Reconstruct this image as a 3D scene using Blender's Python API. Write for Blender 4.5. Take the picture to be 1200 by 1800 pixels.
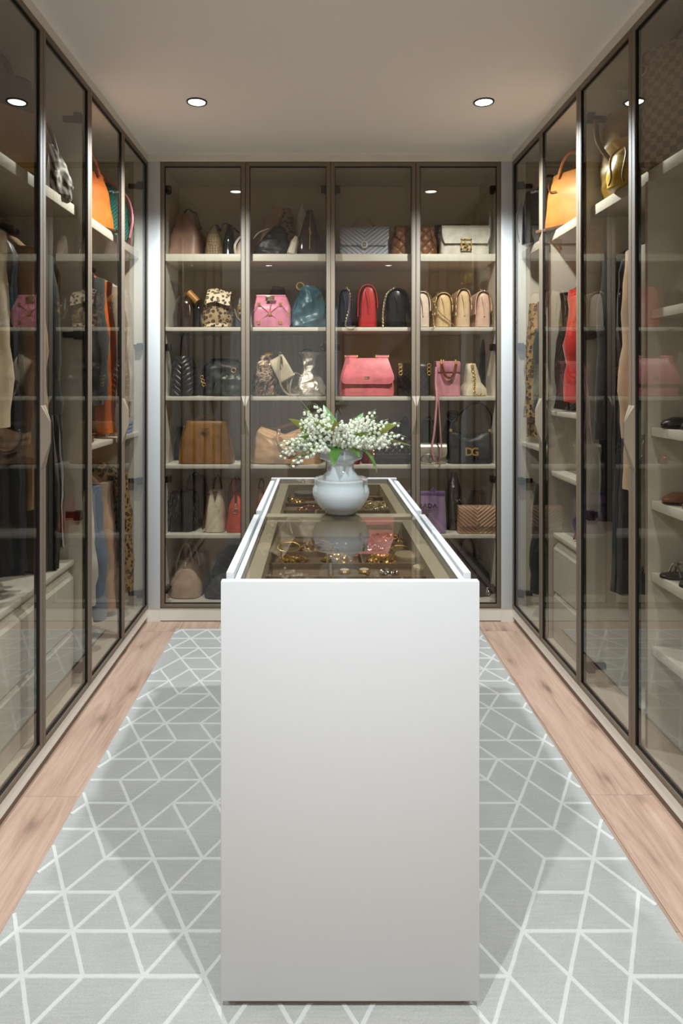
import bpy, bmesh, math, random
from mathutils import Vector, Matrix, noise

for o in list(bpy.data.objects):
    bpy.data.objects.remove(o, do_unlink=True)
SC = bpy.context.scene
COL = SC.collection
PI = math.pi
R = random.Random(7)

# ------------------------------------------------------------------ camera
F, VX, VY, CAMZ = 1166.0, 560.0, 670.0, 1.3137      # focal length / vanishing point in pixels, eye height
cam = bpy.data.cameras.new('camera')
cam.sensor_fit = 'HORIZONTAL'; cam.sensor_width = 36.0; cam.lens = 36.0 * F / 1200.0
cam.shift_x = (600 - VX) / 1200.0
cam.shift_y = -(900 - VY) / 1200.0
cam.clip_start = 0.02
camo = bpy.data.objects.new('camera', cam); COL.objects.link(camo)
camo.location = (0, 0, CAMZ); camo.rotation_euler = (PI / 2, 0, 0)
SC.camera = camo

# ------------------------------------------------------------------ world, exposure
w = bpy.data.worlds.new('world'); SC.world = w; w.use_nodes = True
w.node_tree.nodes['Background'].inputs[0].default_value = (0.84, 0.92, 1.0, 1)
w.node_tree.nodes['Background'].inputs[1].default_value = 2.5
SC.view_settings.view_transform = 'Standard'
SC.view_settings.look = 'None'
SC.view_settings.gamma = 1.0
SC.view_settings.exposure = 0.1
SC.view_settings.use_curve_mapping = False
SC.cycles.transparent_max_bounces = 16
SC.cycles.max_bounces = 8
SC.cycles.use_adaptive_sampling = True
SC.cycles.adaptive_threshold = .03
SC.cycles.use_denoising = True
SC.cycles.diffuse_bounces = 5
SC.cycles.glossy_bounces = 4
SC.cycles.sample_clamp_indirect = 4.0
SC.cycles.caustics_reflective = False
SC.cycles.caustics_refractive = False
LAMP_W = 133.0            # watts of each recessed downlight
LAMP_COL = (0.87, 0.955, 1.0)

# ------------------------------------------------------------------ room measures (metres)
H = 2.55                 # ceiling
XL, XR, YB = -0.93, 1.056, 3.62      # cabinet fronts
Z1, Z2, Z3, Z4, Z5, Z6 = 2.017, 1.612, 1.229, 0.852, 0.466, 0.096   # shelf tops

# ------------------------------------------------------------------ materials
def lin(c):
    return tuple(((v / 255) / 12.92 if v / 255 <= .04045 else ((v / 255 + .055) / 1.055) ** 2.4) for v in c[:3]) + (1,)

MATS = {}
class NB:
    """small node helper"""
    def __init__(s, name):
        s.m = bpy.data.materials.new(name); s.m.use_nodes = True
        s.t = s.m.node_tree; s.n = s.t.nodes
        s.p = s.n['Principled BSDF']; s.out = s.n['Material Output']
    def add(s, typ, **kw):
        n = s.n.new(typ)
        for k, v in kw.items(): setattr(n, k, v)
        return n
    def link(s, a, b): s.t.links.new(a, b)
    def co(s, kind='Object'):
        return s.add('ShaderNodeTexCoord').outputs[kind]
    def math(s, op, a, b=None, c=None):
        n = s.add('ShaderNodeMath', operation=op)
        for i, v in enumerate((a, b, c)):
            if v is None: continue
            if isinstance(v, (int, float)): n.inputs[i].default_value = v
            else: s.link(v, n.inputs[i])
        return n.outputs[0]
    def sep(s, v):
        n = s.add('ShaderNodeSeparateXYZ'); s.link(v, n.inputs[0]); return n.outputs
    def noise(s, v, scale, detail=3, rough=.5, dist=0):
        n = s.add('ShaderNodeTexNoise'); s.link(v, n.inputs['Vector'])
        n.inputs['Scale'].default_value = scale; n.inputs['Detail'].default_value = detail
        n.inputs['Roughness'].default_value = rough; n.inputs['Distortion'].default_value = dist
        return n.outputs['Fac']
    def voro(s, v, scale, feature='F1', rnd=1.0, dims='3D'):
        n = s.add('ShaderNodeTexVoronoi', feature=feature, voronoi_dimensions=dims); s.link(v, n.inputs['Vector'])
        n.inputs['Scale'].default_value = scale; n.inputs['Randomness'].default_value = rnd
        return n
    def ramp(s, fac, stops):
        n = s.add('ShaderNodeValToRGB'); s.link(fac, n.inputs[0])
        e = n.color_ramp.elements
        while len(e) < len(stops): e.new(.5)
        for el, (p, c) in zip(e, stops): el.position = p; el.color = lin(c)
        return n.outputs[0]
    def mapping(s, v, scale=(1, 1, 1), rot=(0, 0, 0)):
        n = s.add('ShaderNodeMapping'); s.link(v, n.inputs[0])
        n.inputs['Scale'].default_value = scale; n.inputs['Rotation'].default_value = rot
        return n.outputs[0]
    def bump(s, h, strength, dist=.002):
        n = s.add('ShaderNodeBump'); s.link(h, n.inputs['Height'])
        n.inputs['Strength'].default_value = strength; n.inputs['Distance'].default_value = dist
        s.link(n.outputs[0], s.p.inputs['Normal'])
    def setp(s, **kw):
        for k, v in kw.items():
            s.p.inputs[k.replace('_', ' ')].default_value = v

def mat(name, col, rough=.5, metal=0.0, bump=0.0, bscale=300, coat=0.0, var=0.0, vscale=25, spec=.5, sheen=0.0):
    if name in MATS: return MATS[name]
    b = NB(name)
    b.setp(Roughness=rough, Metallic=metal, Coat_Weight=coat, Coat_Roughness=.08, Sheen_Weight=sheen)
    b.p.inputs['Specular IOR Level'].default_value = spec
    c = b.co()
    if var > 0:
        f = b.noise(c, vscale, 4, .6)
        d = tuple(max(0, x * (1 - var)) for x in col); e = tuple(min(255, x * (1 + var)) for x in col)
        b.link(b.ramp(f, [(.3, d), (.7, e)]), b.p.inputs['Base Color'])
    else:
        b.p.inputs['Base Color'].default_value = lin(col)
    if bump > 0: b.bump(b.noise(c, bscale, 3), bump)
    MATS[name] = b.m
    return b.m

def leather(name, col, rough=.42, bump=.15, coat=0.0): return mat('leather_' + name, col, rough, 0, bump, 380, coat, .08, 18)
def patent(name, col): return mat('patent_' + name, col, .12, 0, .6, 40, .8, .05, 20)
def cloth(name, col, rough=.85, sheen=.2): return mat('cloth_' + name, col, rough, 0, .25, 900, 0, .08, 12, .3, sheen)
def metal(name, col, rough=.25): return mat('metal_' + name, col, rough, 1.0)

def m_chevron(name, col, k=95, rough=.4, split=0.0):
    if name in MATS: return MATS[name]
    b = NB(name); b.setp(Roughness=rough); b.p.inputs['Base Color'].default_value = lin(col)
    x, y, z = b.sep(b.co())
    t = b.math('SUBTRACT', z, b.math('MULTIPLY', b.math('ABSOLUTE', b.math('SUBTRACT', x, split)), .8))
    h = b.math('ABSOLUTE', b.math('SINE', b.math('MULTIPLY', t, k * PI)))
    b.bump(b.math('POWER', h, .5), .9, .006)
    c = b.ramp(h, [(0, tuple(v * .72 for v in col)), (.3, col)])
    b.link(c, b.p.inputs['Base Color'])
    MATS[name] = b.m; return b.m

def m_quilt(name, col, k=40, rough=.38, ax='xz'):
    if name in MATS: return MATS[name]
    b = NB(name); b.setp(Roughness=rough)
    x, y, z = b.sep(b.co())
    u = x if ax[0] == 'x' else y
    p = b.math('ABSOLUTE', b.math('SINE', b.math('MULTIPLY', b.math('ADD', u, z), k * PI)))
    q = b.math('ABSOLUTE', b.math('SINE', b.math('MULTIPLY', b.math('SUBTRACT', u, z), k * PI)))
    h = b.math('POWER', b.math('MULTIPLY', p, q), .45)
    b.bump(h, 1.0, .008)
    b.link(b.ramp(h, [(0, tuple(v * .6 for v in col)), (.4, col)]), b.p.inputs['Base Color'])
    MATS[name] = b.m; return b.m

def m_leopard(name, base=(205, 180, 140), mid=(150, 110, 66), dark=(28, 20, 15), scale=38, rough=.6):
    if name in MATS: return MATS[name]
    b = NB(name); b.setp(Roughness=rough)
    c = b.co()
    v = b.voro(c, scale); d = v.outputs['Distance']
    n = b.noise(c, scale * 1.3, 2)
    f = b.math('ADD', d, b.math('MULTIPLY', b.math('SUBTRACT', n, .5), .55))
    b.link(b.ramp(f, [(0, mid), (.2, mid), (.24, dark), (.42, dark), (.47, base), (1, base)]), b.p.inputs['Base Color'])
    MATS[name] = b.m; return b.m

def m_check(name, c1, c2, scale=60, rough=.5, rot=0.0):
    if name in MATS: return MATS[name]
    b = NB(name); b.setp(Roughness=rough)
    v = b.mapping(b.co(), (1, 1, 1), (0, rot, 0))
    n = b.add('ShaderNodeTexChecker'); b.link(v, n.inputs['Vector'])
    n.inputs['Scale'].default_value = scale; n.inputs['Color1'].default_value = lin(c1); n.inputs['Color2'].default_value = lin(c2)
    b.link(n.outputs[0], b.p.inputs['Base Color'])
    MATS[name] = b.m; return b.m

def m_zebra(name, c1, c2, scale=22, rough=.5):
    if name in MATS: return MATS[name]
    b = NB(name); b.setp(Roughness=rough)
    n = b.add('ShaderNodeTexWave'); b.link(b.mapping(b.co(), (1, 1, .55), (0, .5, 0)), n.inputs['Vector'])
    n.inputs['Scale'].default_value = scale; n.inputs['Distortion'].default_value = 5; n.inputs['Detail'].default_value = 2
    b.link(b.ramp(n.outputs['Fac'], [(.35, c1), (.6, c2)]), b.p.inputs['Base Color'])
    MATS[name] = b.m; return b.m

def m_sequin(name, col, col2, scale=260):
    if name in MATS: return MATS[name]
    b = NB(name); b.setp(Roughness=.22, Metallic=.85)
    v = b.voro(b.co(), scale)
    b.link(b.ramp(b.sep(v.outputs['Color'])[0], [(.45, col), (.9, col2)]), b.p.inputs['Base Color'])
    b.bump(b.sep(v.outputs['Color'])[1], 1.0, .006)
    MATS[name] = b.m; return b.m

def m_weave(name, col, scale=170):
    if name in MATS: return MATS[name]
    b = NB(name); b.setp(Roughness=.6)
    x, y, z = b.sep(b.co())
    p = b.math('SINE', b.math('MULTIPLY', b.math('ADD', x, y), scale * 2)); q = b.math('SINE', b.math('MULTIPLY', z, scale * 2))
    h = b.math('MULTIPLY', p, q)
    b.link(b.ramp(b.math('ADD', b.math('MULTIPLY', h, .5), .5), [(.2, tuple(v * .55 for v in col)), (.7, col)]), b.p.inputs['Base Color'])
    b.bump(h, .6, .003)
    MATS[name] = b.m; return b.m

def m_foil(name, col, rough=.22, scale=22):
    if name in MATS: return MATS[name]
    b = NB(name); b.setp(Roughness=rough, Metallic=.9); b.p.inputs['Base Color'].default_value = lin(col)
    b.bump(b.noise(b.co(), scale, 5, .6, 1.5), .9, .012)
    MATS[name] = b.m; return b.m

def m_marble(name, dark, light, scale=12, metal_=.5, rough=.2):
    if name in MATS: return MATS[name]
    b = NB(name); b.setp(Roughness=rough, Metallic=metal_)
    f = b.noise(b.co(), scale, 5, .65, 2.5)
    b.link(b.ramp(f, [(.42, dark), (.5, light), (.56, dark)]), b.p.inputs['Base Color'])
    b.bump(f, .8, .01)
    MATS[name] = b.m; return b.m

def m_glass(name, tint, ior=1.62):
    b = NB(name); b.n.remove(b.p)
    fr = b.add('ShaderNodeFresnel'); fr.inputs['IOR'].default_value = ior
    gm = b.add('ShaderNodeNewGeometry')
    fac = b.math('MULTIPLY', fr.outputs[0], b.math('SUBTRACT', 1.0, gm.outputs['Backfacing']))
    tr = b.add('ShaderNodeBsdfTransparent'); tr.inputs[0].default_value = tuple(math.sqrt(v) for v in tint) + (1,)
    gl = b.add('ShaderNodeBsdfGlossy'); gl.inputs['Roughness'].default_value = 0.0
    mx = b.add('ShaderNodeMixShader')
    b.link(fac, mx.inputs[0]); b.link(tr.outputs[0], mx.inputs[1]); b.link(gl.outputs[0], mx.inputs[2])
    b.link(mx.outputs[0], b.out.inputs[0])
    return b.m

def m_emit(name, col, s):
    b = NB(name); b.setp(Emission_Strength=s); b.p.inputs['Emission Color'].default_value = col + (1,)
    b.p.inputs['Base Color'].default_value = (.8, .8, .8, 1)
    return b.m

def m_wood():
    b = NB('oak_planks'); b.setp(Roughness=.5)
    pos = b.add('ShaderNodeNewGeometry').outputs['Position']
    inf = b.add('ShaderNodeObjectInfo')
    vadd = b.add('ShaderNodeVectorMath', operation='ADD'); b.link(pos, vadd.inputs[0])
    cmb = b.add('ShaderNodeCombineXYZ')
    b.link(b.math('MULTIPLY', inf.outputs['Random'], 37.0), cmb.inputs[0]); b.link(b.math('MULTIPLY', inf.outputs['Random'], 91.0), cmb.inputs[1])
    b.link(cmb.outputs[0], vadd.inputs[1]); v = vadd.outputs[0]
    g1 = b.noise(b.mapping(v, (15, 1.5, 1)), 1.0, 7, .64, 1.8)
    g2 = b.noise(b.mapping(v, (160, 5, 1)), 1.0, 3, .6, .2)
    big = b.noise(b.mapping(v, (5, .9, 1)), 1.0, 3, .55, .8)
    f = b.math('ADD', b.math('MULTIPLY', g1, .55), b.math('ADD', b.math('MULTIPLY', g2, .25), b.math('MULTIPLY', big, .35)))
    col = b.ramp(f, [(.34, (122, 96, 80)), (.48, (164, 134, 115)), (.6, (182, 152, 133)), (.8, (200, 173, 153))])
    kn = b.voro(b.mapping(v, (4.2, 1.7, 1)), 1.0, dims='2D').outputs['Distance']
    kf = b.ramp(b.math('ADD', kn, b.math('MULTIPLY', b.math('SUBTRACT', g1, .5), .16)), [(.0, (60, 54, 50)), (.022, (110, 94, 84)), (.07, (225, 215, 208)), (.16, (255, 255, 255))])
    mx = b.add('ShaderNodeMix', data_type='RGBA', blend_type='MULTIPLY'); mx.inputs['Factor'].default_value = .5
    b.link(col, mx.inputs['A']); b.link(kf, mx.inputs['B'])
    hs = b.add('ShaderNodeHueSaturation'); b.link(mx.outputs['Result'], hs.inputs['Color'])
    b.link(b.math('ADD', .9, b.math('MULTIPLY', inf.outputs['Random'], .2)), hs.inputs['Value'])
    b.link(hs.outputs[0], b.p.inputs['Base Color'])
    b.bump(g2, .15, .001)
    return b.m

def m_rug(name, c1, c2):
    b = NB(name); b.setp(Roughness=.9, Sheen_Weight=.25, Sheen_Roughness=.5)
    b.p.inputs['Specular IOR Level'].default_value = .15
    c = b.co()
    f = b.math('ADD', b.math('MULTIPLY', b.noise(c, 420, 2), .5), b.math('ADD', b.math('MULTIPLY', b.noise(c, 4, 4, .6), .3), b.math('MULTIPLY', b.noise(b.mapping(c, (12, 160, 1)), 1, 2), .2)))
    b.link(b.ramp(f, [(.35, c1), (.65, c2)]), b.p.inputs['Base Color'])
    b.bump(b.noise(c, 700, 2), .5, .003)
    return b.m

WHITE = mat('white_lacquer', (192, 192, 192), .55, spec=.3)
WALLW = mat('white_paint', (218, 218, 216), .8)
CEIL = mat('ceiling_paint', (250, 249, 247), .9)
CARC = mat('cream_melamine', (222, 217, 206), .5)
TRIM = mat('trim_paint', (222, 216, 204), .45)
POST = mat('white_post', (196, 198, 198), .4)
BRONZE = mat('bronze', (116, 102, 85), .55)
DARKM = mat('dark_seal', (16, 13, 11), .5)
HANDLE = mat('handle_bronze', (140, 126, 106), .5)
GOLD = mat('metal_gold', (236, 194, 108), .25, .7)
PALEGOLD = metal('pale_gold', (222, 208, 172), .22)
SILVER = metal('silver', (205, 203, 198), .2)
GLASS = m_glass('smoked_glass', (.73, .695, .63), 1.8)
TOPGLASS = m_glass('smoked_top_glass', (.66, .62, .55), 1.8)
WOOD = m_wood()
HINGE = mat('hinge_dark', (42, 36, 30), .35, .6)
TRAY = mat('brown_tray_felt', (122, 102, 82), .8)
TRAYB = mat('beige_tray_board', (188, 180, 162), .6)

# ------------------------------------------------------------------ mesh builder
def V(*a): return Vector(a)
def ellipse(cx, cy, z, a, b, e=2.0, n=28, tilt=0.0):
    out = []
    for i in range(n):
        t = 2 * PI * i / n
        c, s = math.cos(t), math.sin(t)
        x = a * math.copysign(abs(c) ** (2 / e), c); y = b * math.copysign(abs(s) ** (2 / e), s)
        out.append(V(cx + x, cy + y, z + tilt * x))
    return out

class MB:
    def __init__(s): s.v = []; s.f = []
    def add(s, vs, fs):
        k = len(s.v); s.v += [Vector(p) for p in vs]; s.f += [tuple(i + k for i in f) for f in fs]; return s
    def box(s, x0, x1, y0, y1, z0, z1, ch=0.0):
        if ch <= 0:
            return s.add([(x0, y0, z0), (x1, y0, z0), (x1, y1, z0), (x0, y1, z0), (x0, y0, z1), (x1, y0, z1), (x1, y1, z1), (x0, y1, z1)],
                         [(3, 2, 1, 0), (4, 5, 6, 7), (0, 1, 5, 4), (1, 2, 6, 5), (2, 3, 7, 6), (3, 0, 4, 7)])
        bm = bmesh.new()
        bmesh.ops.create_cube(bm, size=1)
        for v in bm.verts:
            v.co = V(x0 + (v.co.x + .5) * (x1 - x0), y0 + (v.co.y + .5) * (y1 - y0), z0 + (v.co.z + .5) * (z1 - z0))
        bmesh.ops.bevel(bm, geom=bm.edges[:], offset=ch, segments=2, profile=.5, affect='EDGES')
        bm.verts.index_update()
        s.add([v.co.copy() for v in bm.verts], [tuple(v.index for v in f.verts) for f in bm.faces]); bm.free()
        return s
    def loft(s, rings, cap0=True, cap1=True):
        n = len(rings[0]); k = len(s.v); m = len(rings)
        for r in rings: s.v += [Vector(p) for p in r]
        for j in range(m - 1):
            for i in range(n):
                a = k + j * n + i; b = k + j * n + (i + 1) % n
                s.f.append((a, b, b + n, a + n))
        if cap0:
            c = sum((Vector(p) for p in rings[0]), V(0, 0, 0)) / n; s.v.append(c); q = len(s.v) - 1
            s.f += [(k + (i + 1) % n, k + i, q) for i in range(n)]
        if cap1:
            c = sum((Vector(p) for p in rings[-1]), V(0, 0, 0)) / n; s.v.append(c); q = len(s.v) - 1; b = k + (m - 1) * n
            s.f += [(b + i, b + (i + 1) % n, q) for i in range(n)]
        return s
    def tube(s, pts, r, n=8, closed=False, flat=1.0):
        pts = [Vector(p) for p in pts]; m = len(pts)
        rr = r if isinstance(r, (list, tuple)) else [r] * m
        up = V(0, 0, 1); rings = []; prev = None
        for i, p in enumerate(pts):
            if closed: t = pts[(i + 1) % m] - pts[i - 1]
            else: t = pts[min(i + 1, m - 1)] - pts[max(i - 1, 0)]
            if t.length < 1e-9: t = V(0, 0, 1)
            t.normalize()
            if prev is None:
                a = t.cross(up)
                if a.length < 1e-3: a = t.cross(V(1, 0, 0))
            else: a = prev - t * prev.dot(t)
            if a.length < 1e-6: a = t.orthogonal()
            a.normalize(); prev = a; b = t.cross(a)
            rings.append([p + a * (rr[i] * math.cos(2 * PI * k / n)) + b * (rr[i] * flat * math.sin(2 * PI * k / n)) for k in range(n)])
        if closed: rings.append(rings[0]); return s.loft(rings, False, False)
        return s.loft(rings)
    def lathe(s, prof, n=32, c=(0, 0, 0)):
        rings = [[V(c[0] + r * math.cos(2 * PI * i / n), c[1] + r * math.sin(2 * PI * i / n), c[2] + z) for i in range(n)] for r, z in prof]
        return s.loft(rings)
    def slab(s, fn, nu, nv, t):
        """closed sheet of thickness t over fn(u, v), u v in 0..1"""
        P = [[Vector(fn(i / nu, j / nv)) for j in range(nv + 1)] for i in range(nu + 1)]
        Nn = [[None] * (nv + 1) for _ in range(nu + 1)]
        for i in range(nu + 1):
            for j in range(nv + 1):
                du = P[min(i + 1, nu)][j] - P[max(i - 1, 0)][j]; dv = P[i][min(j + 1, nv)] - P[i][max(j - 1, 0)]
                q = du.cross(dv); Nn[i][j] = q.normalized() if q.length > 1e-12 else V(0, -1, 0)
        k = len(s.v); W = nv + 1; T = (nu + 1) * W
        for i in range(nu + 1):
            for j in range(W): s.v.append(P[i][j] + Nn[i][j] * t)
        for i in range(nu + 1):
            for j in range(W): s.v.append(P[i][j].copy())
        for i in range(nu):
            for j in range(nv):
                a = k + i * W + j
                s.f.append((a, a + W, a + W + 1, a + 1)); b = a + T
                s.f.append((b, b + 1, b + W + 1, b + W))
        def edge(a, b): s.f.append((a, b, b + T, a + T))
        for j in range(nv): edge(k + j, k + j + 1); edge(k + nu * W + j + 1, k + nu * W + j)
        for i in range(nu): edge(k + (i + 1) * W, k + i * W); edge(k + i * W + nv, k + (i + 1) * W + nv)
        return s
    def link(s, c, d, side, L=.012, r=.0016, wd=.55):
        """one oval chain link centred at c along d"""
        d = Vector(d).normalized(); side = Vector(side)
        side = side - d * side.dot(d); side.normalize(); nrm = d.cross(side)
        pts = []
        for i in range(8):
            t = 2 * PI * i / 8
            pts.append(Vector(c) + d * (L * .62 * math.cos(t)) + side * (L * wd * .62 * math.sin(t)))
        return s.tube(pts, r, 4, True)
    def chain(s, pts, L=.013, r=.0019):
        pts = [Vector(p) for p in pts]
        acc = 0; k = 0
        for a, b in zip(pts, pts[1:]):
            seg = (b - a).length; d = (b - a)
            if seg < 1e-6: continue
            while acc < seg:
                p = a + d * (acc / seg)
                s.link(p, d, (0, 1, .3) if k % 2 else (1, .25, 0), L, r); acc += L * .82; k += 1
            acc -= seg
        return s
    def crumple(s, amp, freq, seed, zmin=None, ridge=True, start=0):
        o = V(seed * 7.3, seed * 3.1, seed * 5.7)
        for i in range(start, len(s.v)):
            p = s.v[i]; q = p * freq + o
            n1 = noise.noise(q); n2 = noise.noise(q * 2.1 + V(9, 4, 2)); n3 = noise.noise(q + V(31, 7, 5))
            d = (1 - 2.8 * abs(n1)) * .75 + (1 - 2.8 * abs(n2)) * .3 if ridge else n1 + n2 * .4
            rad = V(p.x, p.y, 0)
            if rad.length > 1e-6: rad.normalize()
            p2 = p + rad * (amp * d) + V(0, 0, amp * .5 * n3)
            if zmin is not None: p2.z = max(zmin, p2.z)
            s.v[i] = p2
        return s
    def xf(s, m, start=0):
        for i in range(start, len(s.v)): s.v[i] = m @ s.v[i]
        return s
    def build(s, name, material, parent=None, angle=40, loc=None):
        me = bpy.data.meshes.new(name)
        me.from_pydata([tuple(v) for v in s.v], [], s.f); me.update()
        bm = bmesh.new(); bm.from_mesh(me); bmesh.ops.recalc_face_normals(bm, faces=bm.faces[:]); bm.to_mesh(me); bm.free()
        me.materials.append(material)
        if angle:
            me.polygons.foreach_set('use_smooth', [True] * len(me.polygons))
            try: me.set_sharp_from_angle(angle=math.radians(angle))
            except Exception: pass
        o = bpy.data.objects.new(name, me); COL.objects.link(o)
        if parent: o.parent = parent
        if loc: o.location = loc
        return o

def tag(o, label, cat, group=None):
    o['label'] = label; o['category'] = cat
    if group: o['group'] = group
    return o
def thing(name, label, cat, loc=(0, 0, 0), rz=0.0, group=None, ry=0.0, rx=0.0):
    o = bpy.data.objects.new(name, None); COL.objects.link(o); o.empty_display_size = .05
    o.location = loc; o.rotation_euler = (rx, ry, rz)
    return tag(o, label, cat, group)
def struct(o): o['kind'] = 'structure'; return o
def arc(p0, p1, h, n=14, power=2.0, lean=(0, 0, 0)):
    p0, p1 = Vector(p0), Vector(p1); L = Vector(lean); out = []
    for i in range(n + 1):
        t = i / n; k = 1 - abs(2 * t - 1) ** power
        out.append(p0.lerp(p1, t) + V(0, 0, h * k) + L * k)
    return out
def spline(pts, n=8):
    pts = [Vector(p) for p in pts]; out = []
    for i in range(len(pts) - 1):
        p0 = pts[max(i - 1, 0)]; p1 = pts[i]; p2 = pts[i + 1]; p3 = pts[min(i + 2, len(pts) - 1)]
        for k in range(n):
            t = k / n
            out.append(.5 * ((2 * p1) + (p2 - p0) * t + (2 * p0 - 5 * p1 + 4 * p2 - p3) * t * t + (3 * p1 - p0 - 3 * p2 + p3) * t ** 3))
    out.append(pts[-1]); return out
def letters(body, size, depth, material, parent, loc, name='lettering', rot=(PI / 2, 0, 0), sx=1.0, bold=0.0):
    cu = bpy.data.curves.new('letters_source', 'FONT'); cu.body = body; cu.size = size; cu.extrude = depth; cu.align_x = 'CENTER'; cu.align_y = 'CENTER'
    cu.offset = bold; cu.resolution_u = 3
    t = bpy.data.objects.new('letters_source', cu); COL.objects.link(t)
    bpy.context.view_layer.update()
    me = bpy.data.meshes.new_from_object(t, depsgraph=bpy.context.evaluated_depsgraph_get())
    bpy.data.objects.remove(t, do_unlink=True); bpy.data.curves.remove(cu)
    me.materials.clear(); me.materials.append(material)
    o = bpy.data.objects.new(name, me); COL.objects.link(o); o.parent = parent; o.location = loc; o.rotation_euler = rot; o.scale = (sx, 1, 1)
    return o
#PART2
# ================================================================== STRUCTURE
XW0, XW1, YW0, YW1 = -1.53, 1.66, -1.7, 4.06
struct(MB().box(XW0 - .1, XW1 + .1, YW0 - .1, YW1 + .1, H, H + .1).build('ceiling', CEIL, angle=0))
floor = struct(MB().box(XW0 - .1, XW1 + .1, YW0 - .1, YW1 + .1, -.06, -.014).build('floor', mat('floor_joint', (70, 52, 42), .9), angle=0))
struct(MB().box(XW0 - .1, XW0, YW0 - .1, YW1 + .1, -.014, H).build('wall_left', WALLW, angle=0))
struct(MB().box(XW1, XW1 + .1, YW0 - .1, YW1 + .1, -.014, H).build('wall_right', WALLW, angle=0))
struct(MB().box(XW0, XW1, YW1, YW1 + .1, -.014, H).build('wall_back', WALLW, angle=0))
wf = MB(); WX0, WX1, WZ0, WZ1 = -1.2, .25, .12, 2.3       # window opening behind the camera
wf.box(XW0, WX0, YW0 - .1, YW0, -.014, H); wf.box(WX1, XW1, YW0 - .1, YW0, -.014, H)
wf.box(WX0, WX1, YW0 - .1, YW0, -.014, WZ0); wf.box(WX0, WX1, YW0 - .1, YW0, WZ1, H)
struct(wf.build('wall_front', WALLW, angle=0))
# oak planks, running away from the camera
PWD, PLN = .1995, 1.38
plank_me = None
kx = 0
x = -.935 - 3 * PWD
while x < XW1:
    y = 2.098 - 3 * PLN if abs(x + .935) < .01 else 2.098 - 3 * PLN + R.uniform(-.6, .6) + (0.5 if abs(x - .816) < .1 else 0)
    while y < YB + .1:
        x0, x1 = max(x, XW0), min(x + PWD, XW1); y0, y1 = max(y, YW0), min(y + PLN, YB + .12)
        if x1 - x0 > .02 and y1 - y0 > .02:
            if plank_me is None:
                o = MB().box(-.5, .5, -.5, .5, -.013, 0).build('plank', WOOD, floor, 0); plank_me = o.data
                bm = bmesh.new(); bm.from_mesh(plank_me)
                for v in bm.verts:
                    if v.co.z > -.001: v.co.x *= .998
                bm.to_mesh(plank_me); bm.free()
            else:
                o = bpy.data.objects.new('plank', plank_me); COL.objects.link(o); o.parent = floor
            o.location = ((x0 + x1) / 2, (y0 + y1) / 2, 0); o.scale = (x1 - x0 - .0012, y1 - y0 - .0012, 1)
        y += PLN
    x += PWD
# white corner posts between the runs of cabinets
struct(MB().box(XL - .03, -.865, YB, YB + .04, .072, 2.512, .002).build('trim_1', POST))
struct(MB().box(.995, XR + .03, YB, YB + .04, .072, 2.512, .002).build('trim_2', POST))

# ------------------------------------------------------------------ recessed downlights
LENS = m_emit('lamp_lens', (1.0, .98, .95), 14)
RING = mat('lamp_ring', (30, 28, 27), .4)
def downlight(x, y, label):
    t = thing('downlight', label, 'ceiling light', (x, y, H), 0, 'recessed ceiling downlights')
    MB().lathe([(.0375, -.0005), (.0375, -.004), (.040, -.006), (.0445, -.005), (.046, 0)], 40).build('trim_ring', RING, t)
    MB().lathe([(.0, -.0025), (.036, -.0025), (.0375, -.0005), (.0375, 0)], 40).build('lens', LENS, t)
    l = bpy.data.lights.new('downlight_light', 'SPOT'); l.energy = LAMP_W; l.color = LAMP_COL
    l.spot_size = math.radians(142); l.spot_blend = .6; l.shadow_soft_size = .03; l.cycles.use_multiple_importance_sampling = False
    lo = bpy.data.objects.new('light_source', l); COL.objects.link(lo); lo.parent = t; lo.location = (0, 0, -.04)
downlight(-.539, 2.935, 'lit recessed downlight in the ceiling above the left rug edge')
downlight(.730, 2.935, 'lit recessed downlight in the ceiling right of the flowers')
downlight(-.533, .18, 'recessed downlight seen only reflected in the left back doors')
downlight(.745, .18, 'recessed downlight seen only reflected in the right back doors')

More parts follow.
